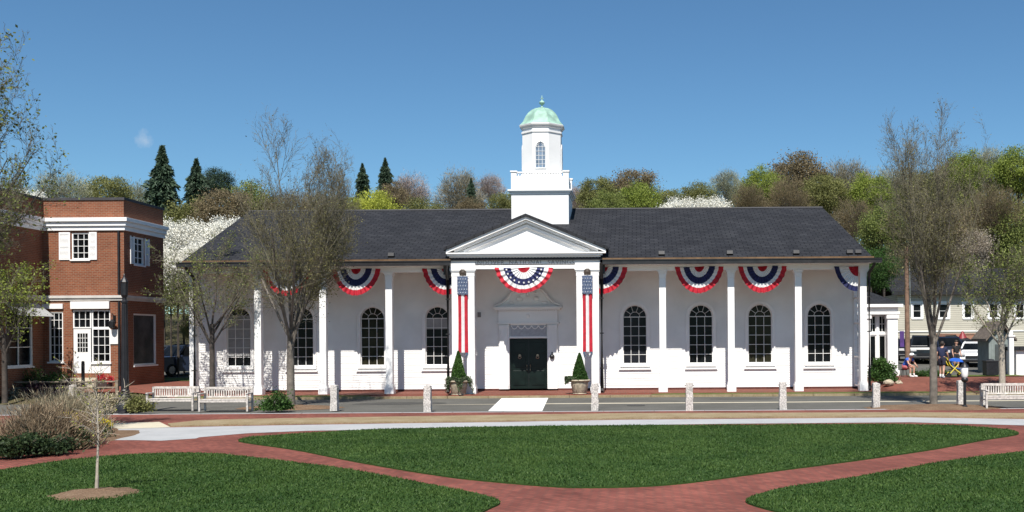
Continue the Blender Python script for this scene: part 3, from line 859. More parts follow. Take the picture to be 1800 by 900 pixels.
for p, s in ((345.5, 1), (1526, -1), (790.5, 0), (1058.5, 0)):
    b = MB(); xx = X(p, FY); y = FY - .24 if s else PY + .02; q = 1.0 if s else 1.25
    b.tube([(xx + (.12 if s < 0 else -.1 if s > 0 else 0), EY - .05, ez - .15), (xx + (.12 if s < 0 else -.1 if s > 0 else 0), EY + .0, ez - .32), (xx, y - .1, ez - .62), (xx, y, ez - .85), (xx, y, .3), (xx + .0, y - .12, .15)], [.06 * q, .07 * q, .07 * q, .065 * q, .065 * q, .06 * q], 8)
    if not s: b.box(xx - .16, xx + .16, y - .16, y + .1, ez - .62, ez - .18)
    for z in (1.2, 2.8, 4.4): b.box(xx - .085, xx + .085, y - .08, y + .08, z, z + .05)
    b.build('downspout', GUTTER, bank, smooth=True)

# cupola
CY = 54.0; ccx = X(951, 52.6)
def cz(py, Y=52.55): return CAMH + (590 - py + 0.8) / F * Y
b = MB(); hw = 1.47
b.box(ccx - hw, ccx + hw, CY - hw, CY + hw, 8.0, cz(341))
cup = b.build('cupola', WHITE, bank, bevel=.01)
b = MB()
for z0, z1, e in ((cz(341), cz(338), .05), (cz(338), cz(335.5), .11), (cz(335.5), cz(333), .17)): b.box(ccx - hw - e, ccx + hw + e, CY - hw - e, CY + hw + e, z0, z1)
b.build('lower_cornice', WHITE, cup)
b = MB(); h2 = 1.42
b.box(ccx - h2, ccx + h2, CY - h2, CY + h2, cz(333), cz(309))
b.box(ccx - h2 + .35, ccx + h2 - .35, CY - h2 - .03, CY - h2, cz(331.5), cz(329))
for sx in (-1, 1):
    for sy in (-1, 1):
        qx, qy = ccx + sx * (h2 - .08), CY + sy * (h2 - .08)
        b.box(qx - .14, qx + .14, qy - .14, qy + .14, cz(333), cz(302)); b.box(qx - .18, qx + .18, qy - .18, qy + .18, cz(302), cz(299.5))
for k in range(17):
    t = -1 + 2 * (k + .5) / 17
    for (qx, qy) in ((ccx + t * (h2 - .25), CY - h2 + .07), (ccx - h2 + .07, CY + t * (h2 - .25)), (ccx + h2 - .07, CY + t * (h2 - .25))):
        b.lathe([(.03, 0), (.045, .05), (.02, .12), (.03, .18)], (qx, qy, cz(309)), 6)
for (a0, a1, c0, c1) in ((ccx - h2, ccx + h2, CY - h2, CY - h2 + .14), (ccx - h2, ccx - h2 + .14, CY - h2 + .14, CY + h2 - .14), (ccx + h2 - .14, ccx + h2, CY - h2 + .14, CY + h2 - .14), (ccx - h2, ccx + h2, CY + h2 - .14, CY + h2)):
    b.box(a0 + .05, a1 - .05, c0 + .0, c1, cz(303.5), cz(301))
b.build('balustrade', WHITE, cup)
LZ0, LZ1 = cz(309), cz(226)
ap = 1.0; ro = ap / math.cos(R(22.5)); r8 = R(22.5)
b = MB(); b.lathe([(ro, LZ0), (ro, LZ1)], (ccx, CY, 0), 8, r8)
b.lathe([(ro + .04, LZ0), (ro + .04, LZ0 + .25), (ro, LZ0 + .27)], (ccx, CY, 0), 8, r8, cap=False)
b.build('lantern', WHITE, cup)
b = MB(); b.lathe([(ro, cz(229)), (ro + .05, cz(228)), (ro + .05, cz(225)), (ro - .0, cz(224.5)), (ro - .0, cz(220)), (ro + .06, cz(219)), (ro + .08, cz(217)), (ro + .15, cz(215.5)), (ro + .17, cz(213)), (ro + .1, cz(212))], (ccx, CY, 0), 8, r8)
b.build('lantern_cornice', WHITE, cup)
b = MB()
r0 = ro + .12
prof = [(r0, cz(212.5)), (r0 - .05, cz(211)), (r0 - .16, cz(207)), (r0 - .24, cz(202)), (r0 - .32, cz(196)), (r0 - .45, cz(190)), (r0 - .62, cz(184.5)), (r0 - .85, cz(180.5)), (.1, cz(178.5)), (.02, cz(178))]
b.lathe(prof, (ccx, CY, 0), 8, r8)
for k in range(8):
    a = r8 + 2 * math.pi * k / 8
    b.tube([(ccx + r * math.cos(a), CY + r * math.sin(a), z) for r, z in prof[:-1]], .022, 5)
b.build('dome', PATINA, cup)
b = MB(); b.lathe([(.12, 0), (.05, .06), (.035, .14), (.13, .22), (.15, .28), (.11, .35), (.03, .40), (.02, .5), (.035, .52), (.015, .64), (.0, .68)], (ccx, CY, cz(178.5)), 14, cap=False)
b.tube([(ccx - .09, CY, cz(178.5) + .5), (ccx + .09, CY, cz(178.5) + .5)], .015, 5)
b.build('finial', PATINA, cup, smooth=True)
# lantern windows on three sides
def lantern_window(ang):
    b = MB(); hwn = .27; z0, zs, zt = cz(293), cz(255), cz(245)
    o = [(hwn, z0), (hwn, zs), (hwn * .6, (zs + zt) / 2 + .06), (0, zt), (-hwn * .6, (zs + zt) / 2 + .06), (-hwn, zs), (-hwn, z0)]
    tf = lambda v: (ccx + v[0] * math.cos(ang) - v[1] * -math.sin(ang) * -1, CY, v[2])
    def place(bb):
        bb.v = [(ccx + v[0] * math.cos(ang) - v[1] * math.sin(ang), CY + v[0] * math.sin(ang) + v[1] * math.cos(ang), v[2]) for v in bb.v]
    g = MB(); g.prism_xz(o, -ap - .012, -ap + .02); place(g)
    w_ = g.build('lantern_window', glass_mat('lantern_glass', (0.16, 0.22, 0.30), .12), cup)
    for a, c in zip(o, o[1:] + o[:1]): b.tube([(a[0], -ap - .02, a[1]), (c[0], -ap - .02, c[1])], .035, 4)
    for xx in (-.09, .09): b.tube([(xx, -ap - .02, z0), (xx, -ap - .02, zs + .1)], .012, 4)
    for k in range(1, 6): zz = z0 + (zs - z0) * k / 5; b.tube([(-hwn, -ap - .02, zz), (hwn, -ap - .02, zz)], .012, 4)
    b.tube([(-hwn * .9, -ap - .02, zs), (-.05, -ap - .02, zt - .1)], .012, 4); b.tube([(hwn * .9, -ap - .02, zs), (.05, -ap - .02, zt - .1)], .012, 4)
    place(b); b.build('tracery', WHITE, w_)
for a in (0, R(90), R(-90)): lantern_window(a)

# ================================================================== BUNTING AND BANNERS
def bunting(name, label, cx, y, ztop, rx, rz_, bands, mats, group, pleats=14, a0=180, a1=360, stars=False, yaw=0.0, seed=0):
    r = random.Random(seed)
    nA, nR = 84, 20
    vs = []; fs = []; mi = []
    for side in (0, 1):
        for i in range(nA + 1):
            a = R(a0 + (a1 - a0) * i / nA)
            for j in range(nR + 1):
                t = j / nR
                pl_ = math.sin(i / nA * math.pi * 2 * pleats + .6 * math.sin(t * 5)) * (.010 + .030 * t)
                sc = 1 + .009 * math.sin(i / nA * math.pi * 2 * pleats) * t
                # cloth sags a little under its weight and pulls in at the ends
                xx = rx * t * math.cos(a) * sc * (1 - .11 * math.sin(-a)); zz = rz_ * t * math.sin(a) * sc
                yy = pl_ + .03 + (.012 if side else 0)
                vs.append((cx + xx * math.cos(yaw) - yy * math.sin(yaw), y - yy * math.cos(yaw) + xx * math.sin(yaw), ztop + zz + .02 * math.sin(3 * xx)))
    N = (nA + 1) * (nR + 1)
    for side in (0, 1):
        for i in range(nA):
            for j in range(nR):
                a = side * N + i * (nR + 1) + j
                q = (a, a + 1, a + nR + 2, a + nR + 1)
                fs.append(q if side else tuple(reversed(q)))
                t = (j + .5) / nR
                mi.append(next(k for k, lim in enumerate(bands) if t <= lim))
    b = MB(); b.add(vs, fs); b.m = mi
    o = b.build(name, mats, None, (cx, y, ztop))
    tag(o, label, 'bunting', group)
    if stars:
        s_ = MB()
        for k in range(11):
            a = R(a0 + (a1 - a0) * (k + .5) / 11); t = .60
            sx, sz = cx + rx * t * math.cos(a), ztop + rz_ * t * math.sin(a)
            pts = []
            for q in range(10):
                rr = .06 if q % 2 == 0 else .026
                pts.append((sx + rr * math.sin(math.pi * q / 5), sz + rr * math.cos(math.pi * q / 5)))
            s_.prism_xz(pts, y - .115, y - .108)
        s_.build('star', CREAM, o)
    return o
BG = 'patriotic buntings hung along the porch beam'
B5 = [.22, .40, .63, .80, 1.0]; M5 = [RED, CREAM, BLUE, CREAM, RED]
by = FY - .20
for k, (p, lab) in enumerate([
    (506, 'red white and blue pleated bunting half hidden behind the bare street tree'),
    (627, 'full red white and blue bunting left of the portico, clear of the tree'),
    (786, 'red white and blue bunting cut off on its right by the portico left corner'),
    (1061, 'red white and blue bunting cut off on its left by the portico right corner'),
    (1230, 'red white and blue bunting in the first full bay right of the portico'),
    (1341, 'red white and blue bunting in the second full bay right of the portico')]):
    bunting('bunting', lab, X(p, by), by, 5.86, 1.12, 1.22, B5, M5, BG, seed=k)
bunting('bunting', 'half bunting with navy outer edge hung at the right end of the porch', X(1509, by), by - .02, 5.83, 1.10, 1.15, [.22, .42, .62, .80, 1.0], [RED, RED, CREAM, CREAM, BLUE], BG, pleats=7, a0=180, a1=268, seed=9)
bunting('bunting', 'largest bunting with white stars on navy hung over the entrance under the pediment', X(922, PY - .25), PY - .26, 5.84, 1.33, 1.16, [.22, .46, .72, .86, 1.0], M5, BG, stars=True, pleats=12, seed=12)

def banner(p, lab):
    y = PY - .26; xc = X(p, y); z1, z0 = 5.40, 1.98; w = .45
    root = thing('flag_banner', lab, 'flag banner', (xc, y, z0), 'flag banners hung between the paired portico columns')
    nx, nzz = 30, 40; vs = []; fs = []; mi = []
    for side in (0, 1):
        for j in range(nzz + 1):
            for i in range(nx + 1):
                t = i / nx; zt = j / nzz
                yy = .025 * math.sin(t * math.pi * 6 + .8 * math.sin(zt * 3)) + .02 * math.sin(zt * 5) - (.01 if side else 0)
                ww = w * (1 - .05 * math.sin(zt * math.pi))
                vs.append((xc + (t - .5) * ww, y + yy, z0 + (z1 - z0) * zt))
    N = (nx + 1) * (nzz + 1)
    for side in (0, 1):
        for j in range(nzz):
            for i in range(nx):
                a = side * N + j * (nx + 1) + i
                q = (a, a + 1, a + nx + 2, a + nx + 1); fs.append(q if side else tuple(reversed(q)))
                s_ = int((i + .5) / nx * 3)
                mi.append(1 if s_ == 1 else 0)
    b = MB(); b.add(vs, fs); b.m = mi; b.build('stripes', [RED, CREAM], root)
    b = MB(); z2 = z1 - .78
    vs = []; fs = []
    for i in range(nx + 1):
        t = i / nx; yy = .025 * math.sin(t * math.pi * 6) - .075
        vs += [(xc + (t - .5) * (w + .03), y + yy, z2), (xc + (t - .5) * (w + .03), y + yy, z1 + .06), (xc + (t - .5) * (w + .03), y + yy + .01, z2), (xc + (t - .5) * (w + .03), y + yy + .01, z1 + .06)]
    for i in range(nx): a = i * 4; fs += [(a, a + 4, a + 5, a + 1), (a + 2, a + 3, a + 7, a + 6)]
    b.add(vs, fs); ca = b.build('canton', FADE, root)
    b = MB()
    for rr in range(5):
        for cc in range(4):
            qx, qz = xc + (cc - 1.5) * .115 + (.03 if rr % 2 else -.03), z2 + .09 + rr * .155
            pts = [(qx + (.036 if q % 2 == 0 else .016) * math.sin(math.pi * q / 5), qz + (.036 if q % 2 == 0 else .016) * math.cos(math.pi * q / 5)) for q in range(10)]
            b.prism_xz(pts, y - .112, y - .104)
    b.build('star', mat('faded_star', (.42, .44, .48), .8), ca)
    b = MB(); b.tube([(xc - w / 2 - .03, y, z1 + .06), (xc + w / 2 + .03, y, z1 + .06)], .018, 6); b.build('rod', WHITE, root)
    b = MB()
    b.lathe([(.155, 0), (.16, .03), (.12, .05), (.10, .035), (.03, .05), (0, .05)], (0, 0, 0), 20, cap=False)
    b.v = [(xc + v[0], y - v[2] + .02, 5.62 + v[1]) for v in b.v]
    b.build('rosette', mat('dark_bronze', (.05, .035, .025), .5, .3, 12), root)
    for k in (-1, 1):
        b = MB(); b.tube([(xc + k * w * .36, y, z0), (xc + k * w * .34, y - .02, z0 - .10), (xc + k * w * .2, y - .01, z0 - .2)], [.05, .03, .015], 6); b.build('tie', FADE, root)
banner(814, 'long flag banner between the two left portico columns')
banner(1033, 'long flag banner between the two right portico columns')

# ================================================================== BRICK SHOP ON THE LEFT
BY_ = 47.4
cxr = X(218, BY_, 450)             # right-hand corner of the front wall
cxl = X(75, BY_, 450)              # inner corner with the projecting wing
YB2 = 51.35                        # far end of the side wall
shop = thing('brick_building', 'two storey red brick shop with white cornice and white shutters left of the bank', 'building', (cxr - 2, BY_, .5))
zc = lambda py: CAMH + (590 - py - 5.6) / F * BY_ + .0
def zs(px, py): return Z(px, py, BY_)
zp = zs(218, 347); zcor0, zcor1 = zs(218, 405), zs(218, 383); zst0, zst1 = zs(218, 528), zs(218, 519)
G0 = .25
# front wall with openings: build as strips around openings (x0,x1,z0,z1)
def wall_with_holes(b, a0, a1, z0, z1, holes, put):
    """splits the rectangle into blocks that leave the holes free; put(u0,u1,w0,w1) adds one block"""
    us = sorted(set([a0, a1] + [h[0] for h in holes] + [h[1] for h in holes]))
    for u0, u1 in zip(us, us[1:]):
        cuts = sorted([(h[2], h[3]) for h in holes if h[0] < (u0 + u1) / 2 < h[1]])
        cur = z0
        for c0, c1 in cuts + [(z1, z1)]:
            if c0 > cur + 1e-4: put(u0, u1, cur, c0)
            cur = c1
def wx(p): return X(p, BY_, 590)
H_up = (wx(127), wx(158), zs(142, 456), zs(142, 409))
H_lo = (wx(86), wx(111), zs(98, 636), zs(98, 548))
H_tr = (wx(128), wx(194), zs(160, 656), zs(160, 545))
b = MB()
wall_with_holes(b, cxl, cxr, G0, zp - .12, [H_up, H_lo, H_tr], lambda u0, u1, w0, w1: b.box(u0, u1, BY_, BY_ + .3, w0, w1))
b.build('front_wall', BRICKW, shop)
b = MB()
hs = [(48.35, 49.35, zs(218, 462), zs(218, 412)), (48.25, 50.55, 1.45, 3.9)]
wall_with_holes(b, BY_ + .3, YB2, G0, zp - .12, hs, lambda u0, u1, w0, w1: b.box(cxr - .3, cxr, u0, u1, w0, w1))
b.box(cxr - 12, cxr - .3, YB2 - .3, YB2, G0, zp - .12)
b.build('side_wall', BRICKW, shop)
b = MB(); wy0 = 36.0
hw_ = [(44.6, 46.6, 1.5, 4.1)]
wall_with_holes(b, wy0, BY_ + .3, G0, zp - .12, hw_, lambda u0, u1, w0, w1: b.box(cxl - .3, cxl, u0, u1, w0, w1))
b.box(cxl - 10, cxl - .3, wy0, wy0 + .3, 0.0, zp - .12)
b.build('wing_wall', BRICKW, shop)
b = MB(); b.box(cxl - 10, cxl - .3, wy0 + .3, YB2 - .3, zp - .5, zp - .4); b.box(cxl - .3, cxr - .3, BY_ + .3, YB2 - .3, zp - .5, zp - .4); b.build('roof', mat('tar_roof', (.05, .05, .05), .9), shop)
b = MB(); b.box(cxl - .05, cxr + .05, BY_ - .05, BY_ + .35, zp - .12, zp); b.box(cxr - .35, cxr + .05, BY_ + .35, YB2 + .05, zp - .12, zp); b.box(cxl - .35, cxl + .05, wy0 - .05, BY_ - .05, zp - .12, zp)
b.build('coping', mat('dark_coping', (.045, .042, .045), .7, .2, 3), shop)
b = MB()
for (e, q0, q1) in ((.08, 0, .35), (.16, .35, .7), (.26, .7, 1)):
    z0 = zcor0 + (zcor1 - zcor0) * q0; z1 = zcor0 + (zcor1 - zcor0) * q1
    b.box(cxl + e, cxr + e, BY_ - e, BY_ - .001, z0, z1); b.box(cxr + .001, cxr + e, BY_ - .001, YB2 + .05, z0, z1); b.box(cxl + .001, cxl + e, wy0, BY_ - e, z0, z1)
b.build('cornice', WHITE, shop, bevel=.01)
b = MB()
for (e, q0, q1) in ((.06, 0, .5), (.12, .5, 1)):
    z0 = zst0 + (zst1 - zst0) * q0; z1 = zst0 + (zst1 - zst0) * q1
    b.box(cxl + e, cxr + e, BY_ - e, BY_ - .001, z0, z1); b.box(cxr + .001, cxr + e, BY_ - .001, YB2 + .03, z0, z1); b.box(cxl + .001, cxl + e, wy0, BY_ - e, z0, z1)
b.build('string_course', mat('grey_stone_band', (.52, .50, .47), .7, .1, 2), shop)
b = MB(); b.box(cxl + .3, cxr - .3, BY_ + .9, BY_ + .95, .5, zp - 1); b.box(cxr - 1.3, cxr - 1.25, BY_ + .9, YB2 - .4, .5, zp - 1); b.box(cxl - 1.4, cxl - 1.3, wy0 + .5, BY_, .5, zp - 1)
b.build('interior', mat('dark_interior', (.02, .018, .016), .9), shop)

def xwin(parent, x0, x1, z0, z1, nx, nz, name='window', Y=BY_, glass=GLASS, fr=.06, dep=.08, sill=True):
    b = MB(); y0, y1 = Y + .03, Y + .03 + dep
    b.box(x0, x0 + fr, y0, y1, z0, z1); b.box(x1 - fr, x1, y0, y1, z0, z1); b.box(x0 + fr, x1 - fr, y0, y1, z0, z0 + fr); b.box(x0 + fr, x1 - fr, y0, y1, z1 - fr, z1)
    for k in range(1, nx): xx = x0 + (x1 - x0) * k / nx; b.box(xx - .012, xx + .012, y0 + .02, y1 - .02, z0 + fr, z1 - fr)
    for k in range(1, nz): zz = z0 + (z1 - z0) * k / nz; b.box(x0 + fr, x1 - fr, y0 + .018, y1 - .022, zz - .012, zz + .012)
    w_ = b.build(name, WHITE, parent)
    b = MB(); b.box(x0 + .01, x1 - .01, y1 - .02, y1 - .01, z0 + .01, z1 - .01); b.build('glass', glass, w_)
    if sill:
        b = MB(); b.box(x0 - .06, x1 + .06, Y - .07, Y + .03, z0 - .07, z0); b.build('sill', WHITE, w_)
    return w_
w_ = xwin(shop, *H_up, 3, 4)
def shutter(parent, x0, x1, y, z0, z1):
    b = MB(); b.box(x0, x0 + .06, y - .05, y - .01, z0, z1); b.box(x1 - .06, x1, y - .05, y - .01, z0, z1)
    for z in (z0, (z0 + z1) / 2 - .03, z1 - .07): b.box(x0 + .06, x1 - .06, y - .05, y - .01, z, z + .07)
    nl = int((z1 - z0) / .055)
    for k in range(nl): b.cbox(((x0 + x1) / 2, y - .028, z0 + .05 + k * .055), (x1 - x0 - .12, .012, .052), rx=-.6)
    return b.build('shutter', WHITE, parent)
shutter(shop, wx(105.5), wx(125), BY_, H_up[2] - .02, H_up[3] + .02); shutter(shop, wx(158.5), wx(172), BY_, H_up[2] - .02, H_up[3] + .02)
xwin(shop, *H_lo, 3, 6)
b = MB(); b.box(wx(75), wx(112), BY_ - .09, BY_ - .001, zs(98, 543), zs(98, 534)); b.box(wx(126), wx(194), BY_ - .12, BY_ - .001, zs(160, 543), zs(160, 530)); b.build('lintel', WHITE, shop, bevel=.01)
# door group
zt = zs(160, 577); dzb = zs(145, 656)
xwin(shop, wx(128), wx(160), zt, H_tr[3], 3, 2, 'transom_window', sill=False)
xwin(shop, wx(161), wx(194), zt, H_tr[3], 3, 2, 'transom_window', sill=False)
xwin(shop, wx(161), wx(194), zs(177, 637), zt, 3, 4, sill=True)
b = MB(); b.box(wx(160.3), wx(194), BY_ + .01, BY_ + .2, dzb, zs(177, 637)); b.build('dado_panel', WHITE, shop)
b = MB()
dx0, dx1 = wx(128), wx(158.5)
gx0, gx1, gz0, gz1 = wx(135), wx(153), zs(145, 619), zs(145, 586)
wall_with_holes(b, dx0, dx1, dzb, zt, [(gx0, gx1, gz0, gz1)], lambda u0, u1, w0, w1: b.box(u0, u1, BY_ + .06, BY_ + .11, w0, w1))
d_ = b.build('door', WHITE, shop)
b = MB(); b.box(gx0, gx1, BY_ + .08, BY_ + .09, gz0, gz1); b.build('glass', GLASS, d_)
b = MB()
for k in range(1, 4): xx = gx0 + (gx1 - gx0) * k / 4; b.box(xx - .01, xx + .01, BY_ + .05, BY_ + .078, gz0, gz1)
for k in range(1, 4): zz = gz0 + (gz1 - gz0) * k / 4; b.box(gx0, gx1, BY_ + .052, BY_ + .076, zz - .01, zz + .01)
b.build('muntins', WHITE, d_)
b = MB(); b.ball((dx0 + .09, BY_ + .02, dzb + 1.0), .035); b.build('handle', BRASS, d_)
b = MB()
for k in range(3): b.box(wx(122), wx(199), BY_ - .3 * (3 - k) - .1, BY_ - .3 * (2 - k) - .1 if k < 2 else BY_ + .06, .3, .5 + .14 * (k + 1))
b.build('steps', CONCB, shop)
b = MB(); b.cbox((wx(201), BY_ - .03, zs(201, 592)), (.42, .05, .68)); b.build('notice_board', WHITE, shop, bevel=.01)
b = MB(); sx_ = wx(202)
b.cbox((sx_, BY_ - .04, zs(202, 560)), (.12, .05, .3)); b.tube([(sx_, BY_ - .05, zs(202, 556)), (sx_, BY_ - .25, zs(202, 551)), (sx_, BY_ - .27, zs(202, 558))], .018, 6)
b.lathe([(.05, 0), (.13, .06), (.15, .32), (.03, .42), (.0, .46)], (sx_, BY_ - .27, zs(202, 578)), 8, cap=False)
b.build('wall_lantern', BLACK, shop)
b = MB(); b.tube([(cxr - .22, BY_ - .07, zst0 - .05), (cxr - .22, BY_ - .07, .5)], .05, 8); b.tube([(cxr - .22, BY_ - .07, zcor0 - .02), (cxr - .22, BY_ - .07, zst1 + .03)], .05, 8); b.build('downspout', BLACK, shop)
# side windows, perpendicular: build along y
def side_window(parent, xw, y0, y1, z0, z1, ny, nz, glass, d=-1, name='window'):
    b = MB(); a0, a1 = xw - .12, xw - .03; fr = .07
    b.box(a0, a1, y0, y0 + fr, z0, z1); b.box(a0, a1, y1 - fr, y1, z0, z1); b.box(a0, a1, y0 + fr, y1 - fr, z0, z0 + fr); b.box(a0, a1, y0 + fr, y1 - fr, z1 - fr, z1)
    for k in range(1, ny): yy = y0 + (y1 - y0) * k / ny; b.box(a0 + .02, a1 - .02, yy - .014, yy + .014, z0 + fr, z1 - fr)
    for k in range(1, nz): zz = z0 + (z1 - z0) * k / nz; b.box(a0 + .022, a1 - .022, y0 + fr, y1 - fr, zz - .014, zz + .014)
    w_ = b.build(name, WHITE, parent)
    b = MB(); b.box(a0 - .0, a0 + .01, y0, y1, z0, z1); b.build('glass', glass, w_)
    b = MB(); b.box(xw - .03, xw + .06, y0 - .05, y1 + .05, z0 - .07, z0); b.build('sill', WHITE, w_)
    return w_
side_window(shop, cxr, *hs[0], 2, 4, GLASS)
for y0, y1 in ((47.95, 48.33), (49.37, 49.8)):
    b = MB(); b.box(cxr + .005, cxr + .05, y0, y0 + .06, hs[0][2], hs[0][3]); b.box(cxr + .005, cxr + .05, y1 - .06, y1, hs[0][2], hs[0][3])
    nl = int((hs[0][3] - hs[0][2]) / .055)
    for k in range(nl): b.cbox((cxr + .028, (y0 + y1) / 2, hs[0][2] + .03 + k * .055), (.012, y1 - y0 - .12, .052), ry=-.6)
    b.build('shutter', WHITE, shop)
w_ = side_window(shop, cxr, *hs[1], 1, 1, glass_mat('shop_glass', (.05, .045, .045), .1), name='display_window')
b = MB(); yy = 48.4; pts = [(yy, 2.35)]
pts = [(48.35, 3.75)] + [(50.45, 3.75)] + [(50.45 - 2.1 * k / 12, 2.75 + .09 * (k % 2) + .1 * math.sin(k)) for k in range(13)]
b.prism_yz(pts, cxr - .155, cxr - .15); b.build('valance', mat('pale_valance', (.36, .34, .33), .9, .3, 3), w_)
w_ = side_window(shop, cxl, *hw_[0], 2, 3, GLASS)
b = MB(); b.prism_yz([(44.3, 4.35), (46.9, 4.35), (46.95, 3.75), (44.25, 3.75)], cxl + .02, cxl + .06)
b.v = [(v[0] + (.75 if v[2] < 4 else 0), v[1], v[2]) for v in b.v]
b.build('awning', mat('grey_awning', (.40, .40, .40), .85, .1, 3), shop)

# ================================================================== STREET FURNITURE
def bench(px0, px1, lab, pbase=722.5, back=None):
    Yb = G(px0, pbase)[1]; x0, x1 = X(px0, Yb, 720), X(px1, Yb, 720); w = x1 - x0; xm = (x0 + x1) / 2
    root = thing('park_bench', lab, 'bench', (xm, Yb, 0), 'pale slatted park benches')
    for s in (-1, 1):
        xx = xm + s * (w / 2 - .04)
        b = MB(); b.box(xx - .035, xx + .035, Yb, Yb + .07, 0, .64); b.build('leg', TEAK, root, bevel=.006)
        b = MB(); b.box(xx - .034, xx + .034, Yb + .50, Yb + .57, 0, .88); b.build('leg', TEAK, root, bevel=.006)
        b = MB(); b.box(xx - .045, xx + .045, Yb - .03, Yb + .51, .64, .68); b.build('armrest', TEAK, root, bevel=.006)
        b = MB(); b.box(xx - .02, xx + .02, Yb + .07, Yb + .5, .30, .34); b.build('stretcher', TEAK, root, bevel=.006)
    b = MB()
    for k in range(6): b.box(x0 + .075, x1 - .075, Yb + .0 + k * .082, Yb + .068 + k * .082, .43, .455)
    b.box(x0 + .075, x1 - .075, Yb + .01, Yb + .045, .34, .428)
    b.build('seat', TEAK, root, bevel=.004)
    b = MB(); b.box(x0 + .075, x1 - .075, Yb + .515, Yb + .565, .80, .89); b.box(x0 + .075, x1 - .075, Yb + .515, Yb + .565, .49, .55)
    n = int((w - .15) / .085)
    for k in range(n): xx = x0 + .075 + (k + .5) * (w - .15) / n; b.box(xx - .022, xx + .022, Yb + .53, Yb + .55, .55, .80)
    b.build('backrest', TEAK, root, bevel=.003)
bench(256, 340, 'weathered slatted bench nearest the lamp post, left of the pair')
bench(348, 436, 'weathered slatted bench, right one of the pair, beside the bare street tree', 724)
bench(1733, 1822, 'weathered slatted bench at the right edge, beyond the short posts', 719)

def bollard(px, pbase, ptop, lab, w=.26, knob=True):
    x, y = G(px, pbase); h = (pbase - ptop) / F * y
    root = thing('granite_bollard', lab, 'bollard', (x, y, 0), 'rough granite bollards along the road')
    r = random.Random(int(px)); b = MB(); n = 6
    vs = []; fs = []; lv = 7
    for k in range(lv):
        t = k / (lv - 1)
        for sx, sy in ((-1, -1), (0, -1), (1, -1), (1, 0), (1, 1), (0, 1), (-1, 1), (-1, 0)):
            q = w / 2 * (1 - .10 * t) + r.uniform(-.012, .012)
            vs.append((x + sx * q, y + sy * q, h * .96 * t + (r.uniform(-.01, .01) if 0 < k else 0)))
    for k in range(lv - 1):
        for i in range(8): fs.append((k * 8 + i, k * 8 + (i + 1) % 8, (k + 1) * 8 + (i + 1) % 8, (k + 1) * 8 + i))
    vs.append((x, y, h)); fs += [((lv - 1) * 8 + i, (lv - 1) * 8 + (i + 1) % 8, len(vs) - 1) for i in range(8)]
    b.add(vs, fs); b.build('post', GRANITE, root)
    b = MB()
    for s in (-1, 1): b.tube([(x + s * (w / 2 - .02), y, h * .86), (x + s * (w / 2 + .03), y, h * .86)], .02, 6); 
    b.build('eye_bolt', BLACK, root)
    return x, y, h
bol = []
for px, pb, pt, lab in ((128, 706, 676, 'granite bollard at the left end, beside the rail fence'),
                        (588, 722, 676, 'granite bollard right of the bare street tree and second column'),
                        (752, 723.5, 676, 'granite bollard left of the left topiary pot'),
                        (1046, 721.5, 672, 'granite bollard in front of the portico right columns'),
                        (1212, 722, 671, 'granite bollard between the first and second windows right of the portico'),
                        (1376, 719.5, 670, 'granite bollard under the rightmost bay but one, beside the dark column shadow'),
                        (1540, 717, 672, 'leaning rough granite bollard just right of the bank corner')):
    bol.append(bollard(px, pb, pt, lab))
x1_, y1_, h1_ = bollard(1689, 713, 668, 'slim granite bollard hung with a chain beside the short lantern post')
# chain between the slim bollard and the bench end
def chain(p0, p1, sag, lab):
    b = MB(); n = 26; P_ = []
    for k in range(n + 1):
        t = k / n; P_.append(Vector(p0).lerp(Vector(p1), t) - Vector((0, 0, sag * 4 * t * (1 - t))))
    for k in range(n):
        c = (P_[k] + P_[k + 1]) / 2; d = (P_[k + 1] - P_[k]); L = d.length * .72; d.normalize(); u = Vector((0, 1, 0)) if k % 2 else d.cross(Vector((0, 1, 0))).normalized()
        b.tube([c + d * L * math.cos(2 * math.pi * q / 8) + u * .028 * math.sin(2 * math.pi * q / 8) for q in range(9)], .010, 4, cap=False)
    o = b.build('chain', mat('rusty_chain', (.10, .05, .035), .7, .3, 10), None, p0); tag(o, lab, 'chain')
chain((x1_ + .15, y1_, h1_ * .86), (X(1731, y1_, 700), y1_ + .3, .50), .16, 'rusty chain sagging from the slim bollard to the right bench')
xb_, yb_ = G(1732, 713)
root = thing('granite_bollard', 'granite bollard mostly hidden by the right bench end', 'bollard', (xb_, yb_ + .3, 0), 'rough granite bollards along the road')
b = MB(); b.box(xb_ - .09, xb_ + .09, yb_ + .2, yb_ + .38, 0, .72); b.build('post', GRANITE, root, bevel=.02)
# short post with a white lantern and black cap
x, y = G(1696, 718)
root = thing('lantern_post', 'short black post with white lantern and black cap beside the slim bollard', 'post light', (x, y, 0))
b = MB(); b.tube([(x, y, 0), (x, y, 1.0)], .055, 10); b.lathe([(.1, 0), (.1, .08), (.06, .12)], (x, y, 0), 12); b.build('pole', BLACK, root, smooth=True)
b = MB(); b.ball((x, y, 1.04), .13, sc=(1, 1, .8)); b.build('collar', BLACK, root, smooth=True)
b = MB(); b.lathe([(.09, 1.12), (.125, 1.2), (.125, 1.45), (.10, 1.50)], (x, y, 0), 14); b.build('lantern', mat('white_glass', (.78, .78, .76), .3, .03, 3), root, smooth=True)
b = MB(); b.lathe([(.15, 1.50), (.12, 1.56), (.05, 1.64), (0.01, 1.68)], (x, y, 0), 14); b.build('cap', BLACK, root, smooth=True)

